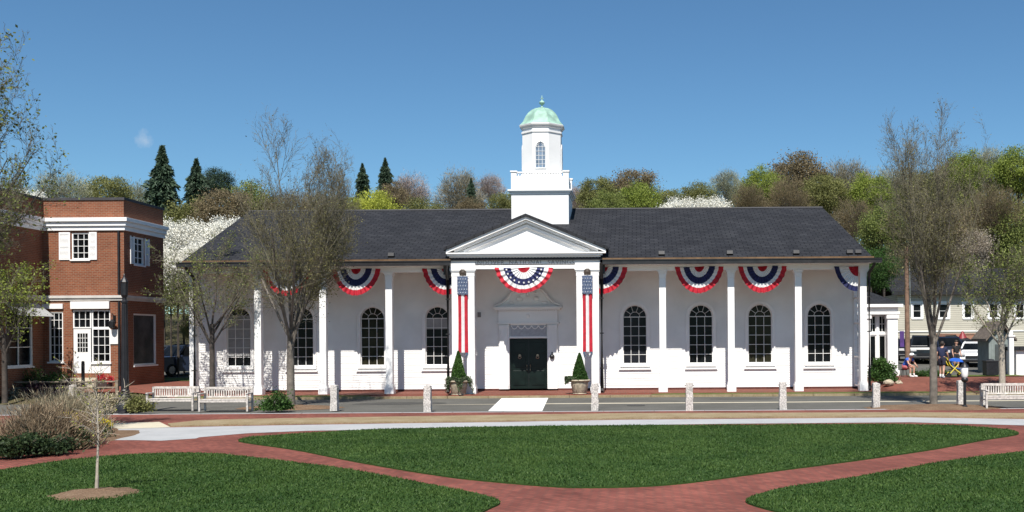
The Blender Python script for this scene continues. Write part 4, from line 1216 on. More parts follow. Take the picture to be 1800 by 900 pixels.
# tall lamp post
x, y = G(220, 727)
root = thing('street_lamp', 'tall black cast iron lamp post with flared base before the brick building corner', 'street lamp', (x, y, 0))
b = MB(); b.lathe([(.36, 0), (.36, .06), (.30, .10), (.30, .30), (.24, .38), (.20, .55), (.21, .60), (.16, .66), (.145, .80), (.16, .83), (.13, .88)], (x, y, 0), 16, cap=True); b.build('base', BLACK, root, smooth=True)
b = MB(); b.lathe([(.13, .86), (.115, 2.0), (.10, 3.2), (.09, 4.0), (.12, 4.02), (.12, 4.08), (.07, 4.12), (.07, 4.2)], (x, y, 0), 14)
for k in range(10):
    a = 2 * math.pi * k / 10; b.tube([(x + .125 * math.cos(a), y + .125 * math.sin(a), .9), (x + .092 * math.cos(a), y + .092 * math.sin(a), 3.95)], .012, 4)
b.build('pole', BLACK, root, smooth=True)
b = MB(); b.lathe([(.08, 4.2), (.11, 4.26), (.125, 4.30), (.13, 4.72), (.15, 4.76), (.10, 4.86), (.05, 4.93), (.03, 5.02), (.0, 5.08)], (x, y, 0), 8, cap=False); b.build('lantern', BLACK, root)
mound('lamp_footing', (x, y), .42, .42, .02, CONC, 0.012, 9)

# two-rail fence in front of the brick shop
fy = 45.2
fence = thing('rail_fence', 'low weathered two rail fence in front of the brick shop steps', 'fence', (X(140, fy, 690), fy, .2))
fp = [(X(p, fy, 690), gz(X(p, fy, 690), fy)) for p in (20, 62, 130, 168, 206)]
for xx, zz in fp:
    b = MB(); b.box(xx - .06, xx + .06, fy - .06, fy + .06, zz - .1, zz + .62); b.build('post', OLDW, fence, bevel=.01)
for hgt in (.28, .54):
    for (xa, za_), (xb, zb_) in zip(fp, fp[1:]):
        b = MB(); b.tube([(xa + .061, fy, za_ + hgt), (xb - .061, fy, zb_ + hgt)], .045, 6); b.build('rail', OLDW, fence)

# small black post sign by the shop door
xx, yy = X(146, 46.2, 660), 46.2
root = thing('post_sign', 'narrow black upright post in front of the white shop door', 'post', (xx, yy, .45))
b = MB(); b.box(xx - .06, xx + .06, yy - .05, yy + .05, .4, 1.62); b.build('post', BLACK, root, bevel=.01)
b = MB(); b.ball((xx, yy, 1.66), .07); b.build('cap', BLACK, root)

# trash bin on the right
bx_, by__ = X(1741, 52.0, 650), 52.0; bz = gz(bx_, by__) + .03
root = thing('trash_bin', 'square black litter bin in front of the kiosk', 'litter bin', (bx_, by__, bz))
b = MB(); b.box(bx_ - .3, bx_ + .3, by__ - .3, by__ + .3, bz + .05, bz + .72)
for s in range(9): xx = bx_ - .27 + s * .0675; b.box(xx - .012, xx + .012, by__ - .315, by__ - .3, bz + .08, bz + .68)
b.build('body', BLACK, root, bevel=.02)
b = MB(); b.box(bx_ - .33, bx_ + .33, by__ - .33, by__ + .33, bz + .72, bz + .80); b.lathe([(.2, 0), (.16, .05), (0.05, .07)], (bx_, by__, bz + .80), 14); b.build('lid', BLACK, root, bevel=.02)

# ================================================================== FOLIAGE MATERIALS
L_BUD = leaf_mat('olive_buds', (0.10, 0.095, 0.035), (0.24, 0.225, 0.095))
L_YG = leaf_mat('yellow_green_leaves', (0.174, 0.203, 0.032), (0.522, 0.551, 0.094))
L_BRIGHT = leaf_mat('bright_green_leaves', (0.12, 0.16, 0.03), (0.3, 0.36, 0.07))
L_GREEN = leaf_mat('fresh_green_leaves', (0.1, 0.13, 0.035), (0.25, 0.29, 0.08))
L_OLIVE = leaf_mat('olive_leaves', (0.11, 0.115, 0.035), (0.26, 0.265, 0.095))
L_BROWN = leaf_mat('brown_red_buds', (0.12, 0.095, 0.052), (0.27, 0.215, 0.125))
L_TAN = leaf_mat('tan_twigs', (0.135, 0.12, 0.08), (0.31, 0.28, 0.2), trans=0.1)
L_PINK = leaf_mat('pinkish_twigs', (0.19, 0.15, 0.135), (0.42, 0.34, 0.3), trans=0.1)
L_GREY = leaf_mat('grey_green_twigs', (0.16, 0.17, 0.11), (0.35, 0.36, 0.25), trans=0.1)
L_DARK = leaf_mat('dark_conifer_needles', (0.017, 0.035, 0.023), (0.065, 0.102, 0.061), trans=0.1)
L_BLOS = leaf_mat('white_blossom', (0.60, 0.58, 0.50), (0.85, 0.84, 0.77), trans=0.15)
L_BOX = leaf_mat('clipped_green', (0.02, 0.055, 0.012), (0.075, 0.16, 0.03))
L_TRAIL = leaf_mat('trailing_leaves', (0.03, 0.06, 0.025), (0.13, 0.17, 0.09))
L_HEDGE = leaf_mat('hedge_leaves', (0.022, 0.055, 0.014), (0.085, 0.17, 0.038))
L_LOW = leaf_mat('dark_low_leaves', (0.010, 0.026, 0.012), (0.055, 0.085, 0.030))
L_PURP = leaf_mat('purple_leaves', (0.025, 0.012, 0.022), (0.09, 0.05, 0.07))
L_YEL = leaf_mat('yellow_flowers', (0.55, 0.42, 0.01), (0.85, 0.72, 0.03))
L_STRAW = leaf_mat('straw_stems', (0.22, 0.18, 0.12), (0.48, 0.42, 0.28), trans=0.1)
L_TWIGB = leaf_mat('brown_stems', (0.12, 0.085, 0.05), (0.32, 0.24, 0.155), trans=0.1)
L_REDF = leaf_mat('red_flowers', (0.30, 0.02, 0.03), (0.6, 0.06, 0.07))

# ------------------------------------------------------------------ topiary in stone pots
def potted(px, lab, ivy, pb=693.5):
    x, y = X(px, 46.2, 690), 46.2; z0 = FLO - .01
    root = thing('potted_topiary', lab, 'potted plant', (x, y, z0), 'clipped cones in stone urns by the entrance')
    b = MB(); b.lathe([(.30, 0), (.32, .03), (.30, .07), (.33, .10), (.40, .50), (.38, .53), (.46, .58), (.49, .62), (.47, .66), (.41, .66), (.38, .60)], (x, y, z0), 22)
    pot = b.build('pot', STONEPOT, root, smooth=True)
    b = MB(); b.lathe([(.39, .60), (.2, .63), (.02, .64)], (x, y, z0), 18); b.build('soil', SOIL, root)
    rg = np.random.default_rng(int(px)); n = 6500
    t = rg.random(n) ** 1.45; a = rg.random(n) * 2 * math.pi
    H = 1.24 if not ivy else 1.36; rad = (.36 * (1 - t) ** .85 + .02) * (.88 + .16 * rg.random(n)) * (1 + .05 * np.sin(3 * a + t * 9))
    P_ = np.stack([x - x + rad * np.cos(a), rad * np.sin(a), .62 + t * H], 1)
    V, Q = leaf_quads(P_, .055, rg, .6); np_mesh('topiary', V, Q, L_BOX, root)
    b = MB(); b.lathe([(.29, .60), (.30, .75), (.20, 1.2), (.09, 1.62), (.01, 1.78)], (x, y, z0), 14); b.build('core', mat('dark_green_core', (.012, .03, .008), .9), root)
    n = 3200 if ivy else 700
    a = rg.random(n) * 2 * math.pi if ivy else rg.normal(math.pi, .5, n); t = rg.random(n)
    dr = rg.random(n) ** (.8 if ivy else 1.5) * (.65 if ivy else .3)
    lob = (.5 + .5 * np.sin(a * 5 + px)) ** 2 if ivy else 1
    r_ = .40 + .20 * t * (.4 + lob); zz = .70 + .12 * rg.random(n) - dr * lob * (t * .9 + .2)
    P_ = np.stack([r_ * np.cos(a), r_ * np.sin(a), zz], 1)
    V, Q = leaf_quads(P_, .075, rg, .7); np_mesh('trailing_leaves', V, Q, L_TRAIL, root)
potted(806, 'clipped green cone in stone pot with ivy spilling all round, left of the door', True)
potted(1019, 'clipped green cone in bare stone pot with one side tuft, right of the door', False)

# ------------------------------------------------------------------ near trees
VASE = dict(levels=5, tiplev=4, nseg=[3, 6, 5, 4, 3, 2], jit=[.03, .05, .07, .09, .11, .14], up=[.0, .05, .06, .06, .06, .05],
            taper=[.18, .78, .8, .8, .7, .6], start=[.99, .22, .2, .15, .1, 1], kids=[13, 2.0, 1.7, 1.4, 1.0, 0],
            ang=[(5, 46), (16, 40), (18, 42), (20, 46), (20, 50), (0, 0)], ratio=[2.3, .52, .55, .58, .6, 1], rr=[.44, .5, .55, .6, .7, 1], rmin=.005)
VASE2 = dict(VASE); VASE2.update(kids=[10, 1.9, 1.6, 1.4, 1.0, 0], ang=[(5, 36), (15, 34), (18, 42), (20, 46), (20, 50), (0, 0)])
def make_tree(name, label, loc, seed, P_, trunk, r0, leafm=None, nleaf=0, lsize=.05, bark=BARK, twig=TWIG, lean=(0, 0), group=None, zlo=None, hmax=None, trunk_off=None, lspread=.12, rminmesh=None, env=None):
    t = Tree(seed)
    t.grow(Vector((0, 0, -.05)), Vector((lean[0], lean[1], 1)).normalized(), trunk, r0, 0, P_)
    if env:      # keep the crown inside an egg (centre height, half width, half height up, half height down)
        zc, rx, ru, rd = env
        def inside(p, k=1.0):
            dz = p.z - zc; return (p.x ** 2 + p.y ** 2) / (rx * k) ** 2 + (dz / ((ru if dz > 0 else rd) * k)) ** 2 < 1
        rr_ = random.Random(seed)
        t.seg = [s for s in t.seg if s[1].z < zc - rd * .6 or s[2] > .12 or inside(s[1], rr_.uniform(.84, 1.06))]
        t.tip = [q for q in t.tip if inside(q[0], rr_.uniform(.8, 1.02))]
    top = max(s[1].z for s in t.seg)
    root = thing(name, label, 'tree', loc, group)
    thick = [s for s in t.seg if s[2] > .03]; thin = [s for s in t.seg if s[2] <= .03]
    k = (hmax / top) if hmax else 1.0
    tt = Tree(0); tt.seg = thick
    V, Q = tt.mesh_arrays(8); V = V * np.array([1, 1, k]); np_mesh('trunk', V, Q, bark, root, smooth=True)
    tt.seg = thin
    V, Q = tt.mesh_arrays(3, rminmesh); V = V * np.array([1, 1, k]); np_mesh('twigs', V, Q, twig, root)
    if nleaf:
        rg = np.random.default_rng(seed)
        tp = np.array([tuple(a[0]) for a in t.tip]) * np.array([1, 1, k])
        if zlo: 
            wgt = np.clip((zlo - tp[:, 2]) / zlo * 1.6 + .12, .05, 1); wgt /= wgt.sum()
            P2 = tp[rg.choice(len(tp), nleaf, p=wgt)]
        else: P2 = tp[rg.integers(0, len(tp), nleaf)]
        P2 = P2 + rg.normal(size=(nleaf, 3)) * lspread
        V, Q = leaf_quads(P2, lsize, rg, .6); np_mesh('leaves', V, Q, leafm, root)
    return root
gx, gy = G(512, 713)
make_tree('street_tree', 'large vase-shaped bare tree with olive buds in front of the bank left wing', (gx, gy, 0), 14, VASE, 2.9, .17, L_BUD, 15000, .06, hmax=11.9, zlo=8.0, env=(6.9, 2.85, 5.0, 4.4))
gx, gy = G(1641, 710)
make_tree('street_tree', 'tall vase-shaped nearly bare tree right of the bank by the plaza', (gx, gy, 0), 29, VASE2, 3.0, .16, L_BUD, 12000, .06, hmax=11.7, zlo=8.0, env=(7.4, 2.35, 4.6, 4.8))
gx, gy = X(373, 45.9, 690), 45.9
SMALL = dict(VASE); SMALL.update(kids=[7, 1.6, 1.6, 1.3, 1.0, 0], ratio=[1.15, .55, .55, .58, .6, 1], ang=[(18, 48), (25, 55), (25, 60), (25, 60), (25, 65), (0, 0)])
make_tree('street_tree', 'smaller dark-trunked tree with fresh green leaves behind the right bench of the pair', (gx, gy, 0), 33, SMALL, 2.7, .13, L_GREEN, 4200, .075, bark=BARKD, hmax=7.6)
gx, gy = X(1762, 45.0, 680), 45.0
make_tree('street_tree', 'leafing tree with pale trunk behind the right edge bench', (gx, gy, 0), 47, SMALL, 2.9, .15, L_GREEN, 5500, .085, bark=PALEBARK, hmax=7.2)
NEAR = dict(VASE); NEAR.update(levels=5, kids=[11, 1.8, 1.6, 1.3, .9, 0], ratio=[1.55, .5, .52, .55, .6, 1], ang=[(20, 62), (25, 60), (25, 60), (25, 60), (25, 65), (0, 0)])
make_tree('shade_tree', 'leafing tree reaching in from the left edge above the brick wing', (X(-175, 27, 400), 27, 0), 52, NEAR, 3.0, .16, L_GREEN, 6000, .085, hmax=10.9, bark=BARKD)
make_tree('shade_tree', 'leafy tree close against the brick wing at far left, lower than the edge tree', (X(8, 43.0, 600), 43.0, .1), 61, SMALL, 2.3, .12, L_BRIGHT, 7500, .09, hmax=6.9, bark=BARKD)
# sapling on its mulch ring
SAP = dict(levels=2, tiplev=1, nseg=[12, 5, 3], jit=[.035, .08, .1], up=[.02, .05, .03], taper=[.75, .7, .6], start=[.42, .2, 1], kids=[2.2, 1.6, 0], ang=[(35, 62), (30, 55), (0, 0)], ratio=[.34, .5, 1], rr=[.5, .7, 1], rmin=.007)
gx, gy = G(170, 868)
make_tree('sapling', 'thin pale sapling standing on a mulch ring in the lawn', (gx, gy, .05), 5, SAP, 2.35, .034, L_YG, 260, .03, bark=PALEBARK, twig=PALEBARK, lspread=.02, hmax=2.35)

# ------------------------------------------------------------------ shrubs
def shrub(name, label, loc, r, m, n, size, seed, cat='shrub', group=None, stems=22, stemm=None, aspect=.6, clumps=26, D=None, flat=.5):
    root = thing(name, label, cat, loc, group); rg = np.random.default_rng(seed)
    P_ = clump_points(rg, n, clumps, lambda k: np.abs(ellipsoid(rg, k, (0, 0, 0), r, .25) * np.array([1, 1, 1])) * np.array([1, 1, 1]) * np.where(rg.random((k, 3)) < .5, np.array([-1, -1, 1]), np.array([1, 1, 1])), min(r) * .22)
    P_[:, 2] = np.abs(P_[:, 2]) + .02
    DD = None
    if D == 'out':
        DD = P_ / np.array(r); DD[:, 2] += .8; DD /= np.linalg.norm(DD, axis=1)[:, None]
    V, Q = leaf_quads(P_, size, rg, aspect, DD, flat); np_mesh('leaves', V, Q, m, root)
    b = MB(); rr = random.Random(seed)
    for _ in range(stems):
        a = rr.uniform(0, 2 * math.pi); q = rr.uniform(.3, .9); tip = Vector((r[0] * q * math.cos(a), r[1] * q * math.sin(a), r[2] * rr.uniform(.6, 1.0)))
        mid = Vector((tip.x * .45, tip.y * .45, tip.z * .55))
        b.tube([Vector(loc) + Vector((tip.x * .1, tip.y * .1, -.03)), Vector(loc) + mid, Vector(loc) + tip], [.014, .009, .004], 4)
    b.build('stems', stemm or TWIG, root)
    return root
def at(px, pb, z=0.0): g = G(px, pb, z); return (g[0], g[1], z)
# big twiggy bush on the left and its neighbours
x, y, _ = at(20, 800); 
shrub('twiggy_bush', 'large brownish twiggy bush at the left edge, purple-brown below', (x, y + 1.0, 0.05), (1.1, .9, .90), L_TWIGB, 11000, .16, 71, aspect=.09, D='out', flat=.35, stems=90, clumps=60)
x, y, _ = at(78, 792)
shrub('twiggy_bush', 'rounded rosy brown twiggy bush between the left edge bush and the yellow flowers', (x, y + 1.2, .05), (.72, .7, .70), L_TWIGB, 7000, .15, 72, aspect=.09, D='out', flat=.35, stems=70, clumps=50)
x, y, _ = at(45, 770)
shrub('ornamental_grass', 'straw coloured feathery grass behind the brown bushes', (x, y + 2.0, .05), (1.2, .9, .95), L_STRAW, 15000, .24, 73, 'grass clump', aspect=.05, D='out', flat=.25, stems=40, clumps=60, stemm=L_STRAW)
for k, (px, pb, r) in enumerate([(25, 806, (.6, .5, .40)), (75, 800, (.7, .5, .42)), (120, 790, (.5, .45, .36)), (160, 772, (.45, .5, .38))]):
    lab = ['low green shrub at the left edge in the front of the bed', 'low dark green shrub with yellow tips in front of the rosy bush', 'low green shrub nearest the path left of the sapling', 'low blue-green shrub under the yellow flowers'][k]
    shrub('low_shrub', lab, (*at(px, pb)[:2], .05), r, L_LOW, 3600, .07, 80 + k, group='low shrubs in the front bed')
x, y, _ = at(140, 765)
root = thing('yellow_flower_bush', 'spray of yellow blossom beside the pale walk end', 'flowering shrub', (x, y, .02)); rg = np.random.default_rng(9)
n = 900; t = rg.random(n); P_ = np.stack([-.62 + 1.45 * t + rg.normal(size=n) * .05, rg.normal(size=n) * .12, .50 - .26 * t + .10 * np.sin(t * 9) + rg.normal(size=n) * .045], 1)
V, Q = leaf_quads(P_, .05, rg, .8); np_mesh('blossom', V, Q, L_YEL, root)
n = 1800; P_ = np.stack([rg.uniform(-.6, .8, n), rg.normal(size=n) * .2, rg.uniform(.02, .34, n)], 1); V, Q = leaf_quads(P_, .06, rg, .5); np_mesh('leaves', V, Q, L_TRAIL, root)
for k, (px, pb, r, m, lab) in enumerate([(150, 727, (.55, .4, .42), L_HEDGE, 'dark green low shrub between the fence and the sapling top'),
                                      (190, 726, (.6, .5, .5), L_STRAW, 'dry tan shrub left of the lamp post base'),
                                      (238, 727, (.6, .4, .45), L_OLIVE, 'olive grey shrub right of the lamp post base'),
                                      (487, 724, (.62, .45, .62), L_HEDGE, 'bright green shrub at the foot of the large bare tree'),
                                      (135, 722, (.7, .4, .42), L_TAN, 'dry brown shrub under the rail fence')]):
    shrub('small_shrub', lab, (*at(px, pb)[:2], .05), r, m, 3000, .08, 90 + k, group='small shrubs by the fence and benches')
for k, (px, Yb, zb_, r, m, lab) in enumerate([
    (15, 45.9, .35, (1.0, .5, 1.12), L_HEDGE, 'leafy green hedge clump at the left edge before the brick wing'),
    (55, 45.9, .35, (1.0, .5, 1.08), L_HEDGE, 'leafy green hedge clump under the ground floor window'),
    (95, 45.9, .40, (.8, .45, .86), L_HEDGE, 'leafy green hedge clump nearest the white shop door'),
    (60, 45.2, .15, (.8, .4, .62), L_PURP, 'dark purple low shrub under the green hedge'),
    (108, 45.5, .25, (.95, .4, .72), L_PURP, 'dark purple shrub left of the shop steps'),
    (20, 45.0, .10, (.7, .4, .45), L_TAN, 'pale dry shrub at far left under the hedge'),
    (182, 46.5, .7, (.42, .25, .35), L_REDF, 'red flowers in front of the shop sidelight window')]):
    shrub('hedge_plant' if k < 3 else 'border_plant', lab, (X(px, Yb, 660), Yb, zb_), r, m, 3600, .075, 110 + k)
n = 7
b = MB(); bx0 = X(182, 46.5, 660); b.lathe([(.3, .0), (.36, .12), (.36, .3), (.32, .36)], (bx0, 46.5, .44), 16); o = b.build('flower_tub', mat('dark_tub', (.05, .03, .025), .7), None, (bx0, 46.5, .44)); tag(o, 'dark round tub holding the red flowers by the shop door', 'planter')
# right of the bank
shrub('evergreen_shrub', 'dark green bush at the bank right corner before the annex windows', (X(1551, 49.3, 660), 49.3, .42), (.55, .5, 1.05), L_HEDGE, 7000, .10, 131)
for k, (px, lab) in enumerate(((1612, 'low green edging plant left of the right street tree'), (1634, 'low green edging plant just behind the right street tree trunk'), (1655, 'low green edging plant by the walking person'))):
    shrub('edging_plant', lab, (X(px, 52.2, 650), 52.2, .5), (.4, .3, .3), L_HEDGE, 1500, .07, 140 + k, group='edging plants along the car park')
for k, (px, Yb, s, lab) in enumerate(((1562, 48.4, .22, 'rounded tan stone at the foot of the annex column'), (1580, 48.6, .15, 'small tan stone right of the larger one'))):
    b = MB(); xx = X(px, Yb, 670); b.ball((xx, Yb, .33 + s * .3), s, 10, 7, (1.2, .9, .7)); r = random.Random(k)
    b.v = [(v[0] + r.uniform(-.02, .02), v[1] + r.uniform(-.02, .02), v[2] + r.uniform(-.02, .02)) for v in b.v]
    o = b.build('boulder', STONEPOT, None, (xx, Yb, .3)); tag(o, lab, 'rock')

# ================================================================== BUILDINGS ON THE RIGHT
AY = 53.6; ag = gz(X(1570, AY), AY) + .02
an = thing('annex_building', 'small white pillared annex with tall windows right of the bank', 'building', (X(1555, AY), AY, ag))
ax0, ax1 = X(1460, AY), X(1583, AY)
azt, azm = Z(1550, 535, AY), Z(1550, 553, AY)
b = MB(); b.box(ax0, ax1 - .18, AY - .25, AY + 5, azm + .16, azt - .16); b.box(ax0, ax1 + .04, AY - .45, AY + 5.2, azt - .16, azt); b.box(ax0, ax1 - .1, AY - .32, AY + 5, azm, azm + .15)
b.build('entablature', WHITE, an, bevel=.01)
for p in (1567, 1519):
    b = MB(); xx = X(p, AY); b.box(xx - .27, xx + .27, AY - .27, AY + .27, ag, azm); b.box(xx - .34, xx + .34, AY - .34, AY + .34, ag - .05, ag + .28); b.box(xx - .33, xx + .33, AY - .33, AY + .33, azm - .22, azm - .05); b.build('pillar', WHITE, an, bevel=.012)
def awin(p0, p1, z0, z1, nx, nz, name):
    return xwin(an, X(p0, AY + .2), X(p1, AY + .2), z0, z1, nx, nz, name, AY + .2, sill=False, fr=.07)
zt0 = Z(1550, 585, AY); awb = ag + .25
for p0, p1 in ((1500, 1514), (1527, 1541), (1544, 1558)):
    awin(p0, p1, zt0, azm - .02, 2, 2, 'transom_window'); awin(p0, p1, awb, zt0 - .1, 1, 1, 'window')
b = MB(); b.box(ax0, ax1 - .6, AY + .45, AY + .5, ag, azm); b.box(ax0, ax1 - .6, AY + .18, AY + .3, ag, awb); b.box(ax0, ax1 - .6, AY + .19, AY + .3, zt0 - .1, zt0)
for p in (1542.5, 1515, 1560): xx = X(p, AY + .2); b.box(xx - .06, xx + .06, AY + .17, AY + .29, awb, azm - .001)
b.build('front_wall', WHITE, an)
b = MB(); b.box(ax1 - .6, ax1 - .4, AY + .3, AY + 5, ag, azm); b.build('side_wall', WHITE, an)
b = MB(); z2 = Z(1550, 513, AY + 2.2)
vs = [(ax0, AY - .4, azt), (ax1, AY - .4, azt), (ax1 - 1.0, AY + 2.4, z2), (ax0, AY + 2.4, z2), (ax1, AY + 5.2, azt), (ax0, AY + 5.2, azt)]
b.add(vs, [(0, 1, 2, 3), (1, 4, 2), (3, 2, 4, 5)]); b.build('roof', SLATE, an)
b = MB(); xx = X(1579, AY, 600) + .25; b.box(xx - .11, xx + .11, AY + .2, AY + .25, Z(1580, 610, AY), Z(1580, 582, AY))
pf = b.build('hanging_flag', mat('purple_cloth', (.07, .03, .16), .8, .2, 4), None, (xx, AY, Z(1580, 610, AY))); tag(pf, 'small purple flag hanging at the right side of the annex column', 'flag')
b = MB(); b.tube([(ax1 - .4, AY + .22, Z(1580, 581, AY)), (xx + .12, AY + .22, Z(1580, 580, AY))], .015, 5); b.build('rod', BLACK, pf)

# long grey house beyond the car park
HY = 86.0; hg = gz(24, HY)
hou = thing('siding_house', 'long pale grey sided two storey house with dark roof beyond the parked cars', 'house', (X(1690, HY), HY, hg))
hx0, hx1 = X(1578, HY), X(1860, HY); hz1 = Z(1690, 517, HY); hz2 = Z(1690, 478, HY + 5)
hw = [(X(a, HY), X(c, HY), Z(a, 560, HY), Z(a, 533, HY)) for a, c in ((1604, 1621), (1650, 1668), (1694, 1710), (1738, 1756), (1785, 1802))]
b = MB(); wall_with_holes(b, hx0, hx1, hg - .3, hz1, hw, lambda u0, u1, w0, w1: b.box(u0, u1, HY, HY + .25, w0, w1)); b.box(hx0, hx0 + .25, HY + .25, HY + 10, hg - .3, hz1); b.box(hx1 - .25, hx1, HY + .25, HY + 10, hg - .3, hz1)
b.build('wall', SIDING, hou)
for q in hw:
    w_ = xwin(hou, *q, 1, 2, 'window', HY, fr=.11, dep=.1)
    b = MB(); b.box(q[0] - .12, q[0] - .01, HY - .04, HY - .002, q[2], q[3]); b.box(q[1] + .01, q[1] + .12, HY - .04, HY - .002, q[2], q[3]); b.box(q[0] - .16, q[1] + .16, HY - .06, HY - .002, q[3] + .01, q[3] + .16); b.build('casing', WHITE, w_)
b = MB(); b.prism_yz([(HY - .5, hz1), (HY + 5, hz2), (HY + 10.5, hz1), (HY + 10.5, hz1 + .25), (HY + 5, hz2 + .3), (HY - .5, hz1 + .25)], hx0 - .6, hx1 + .6); b.build('roof', SLATE, hou)
b = MB(); b.box(hx0 - .6, hx1 + .6, HY - .65, HY - .51, hz1 - .05, hz1 + .2); b.build('gutter', GUTTER, hou)
b = MB(); b.box(hx0 - .04, hx1 + .04, HY - .06, HY - .001, Z(1690, 583, HY), Z(1690, 581, HY)); b.build('belt_board', WHITE, hou)

# brick garden wall in front of it
RY_ = 81.0; x0, x1 = X(1636, RY_), X(1735, RY_); zt_ = Z(1690, 588, RY_); zg = gz(24, RY_)
b = MB(); b.box(x0, x1, RY_, RY_ + .3, zg - .1, zt_); b.box(x0 - .05, x1 + .05, RY_ - .05, RY_ + .35, zt_, zt_ + .08)
for xx in (x0, (x0 + x1) / 2, x1): b.box(xx - .22, xx + .22, RY_ - .08, RY_ - .0, zg - .1, zt_)
o = b.build('brick_wall', brick_mat('orange_brick', (.40, .15, .08), (.32, .11, .06), (.3, .25, .2), patch=.15), None, (X(1690, RY_), RY_, zg)); tag(o, 'low orange brick wall behind the parked cars', 'wall')
xx = X(1692, 79.5); zt_ = Z(1692, 582, 79.5)
root = thing('red_post', 'dark red rounded post standing before the orange brick wall', 'post', (xx, 79.5, zg))
b = MB(); b.lathe([(.42, 0), (.42, .2), (.34, .25), (.34, 1.2)], (xx, 79.5, zg), 14); b.build('post', mat('dark_red_paint', (.20, .02, .025), .5), root, smooth=True)
b = MB(); b.lathe([(.42, 1.2), (.44, 1.3), (.32, 1.5), (.18, 1.75), (.05, zt_ - zg)], (xx, 79.5, zg), 14); b.build('cap', MATS['dark_red_paint'], root, smooth=True)

# kiosk with gable roof, white shed at the edge
KY = 54.5; kx0, kx1 = X(1738, KY), X(1776, KY); kg = gz(kx0, KY); kz = Z(1757, 596, KY); ka = Z(1750, 566, KY)
ki = thing('kiosk', 'small grey-green kiosk with brown gable roof behind the litter bin', 'kiosk', ((kx0 + kx1) / 2, KY, kg))
b = MB(); b.box(kx0, kx1, KY, KY + 1.8, kg, kz); 
for k in range(1, 8): xx = kx0 + (kx1 - kx0) * k / 8; b.box(xx - .012, xx + .012, KY - .015, KY, kg + .1, kz)
b.build('wall', GREYW, ki)
b = MB(); km = (kx0 + kx1) / 2; b.prism_xz([(kx0, kz), (kx1, kz), (km, ka - .1)], KY + .02, KY + 1.7); b.build('gable', GREYW, ki)
b = MB()
for s in (-1, 1): rake(b, km + s * ((kx1 - kx0) / 2 + .25), kz - .12, km, ka - .08, .09, KY - .3, KY + 2.1)
b.build('roof', mat('brown_shingle', (.13, .105, .085), .9, .3, 8, bump=.4), ki)
b = MB(); b.box(km - .25, km + .35, KY - .04, KY - .016, kg + .1, kg + 1.6); b.build('door', mat('dark_grey_door', (.06, .07, .07), .6), ki)
SY = 53.0; sg = gz(20, SY); sx0, sx1 = X(1786, SY), X(1880, SY)
sh = thing('white_shed', 'low white shed cut off by the right edge', 'shed', ((sx0 + sx1) / 2, SY, sg))
b = MB(); b.box(sx0, sx1, SY, SY + 2.5, sg, Z(1790, 616, SY)); b.build('wall', CLAP, sh, bevel=.01)
b = MB(); b.box(sx0 - .1, sx1 + .1, SY - .15, SY + 2.6, Z(1790, 616, SY), Z(1790, 610, SY)); b.build('roof', SLATE, sh)
xx = X(1777, SY); b = MB(); b.box(xx - .12, xx + .12, SY - .1, SY + .14, sg, Z(1777, 592, SY)); b.box(xx - .17, xx + .17, SY - .15, SY + .19, Z(1777, 592, SY), Z(1777, 589, SY)); b.ball((xx, SY + .02, Z(1777, 586, SY)), .13)
o = b.build('gate_post', WHITE, None, (xx, SY, sg), bevel=.01); tag(o, 'white gate post with ball finial between kiosk and white shed', 'post')

# utility pole
UY = 63.0; ux = X(1595, UY, 520); ug = gz(ux, UY)
root = thing('utility_pole', 'tall brown wooden utility pole behind the annex', 'utility pole', (ux, UY, ug))
b = MB(); b.tube([(ux, UY, ug - .1), (ux - .05, UY, Z(1595, 432, UY))], [.17, .11], 10); b.build('pole', mat('brown_pole', (.20, .12, .08), .9, .25, 5, bump=.3), root, smooth=True)
b = MB(); b.tube([(ux + .17, UY - .05, ug + 3), (ux + .13, UY - .05, ug + 6.4)], .03, 5); b.build('conduit', GREYW, root)

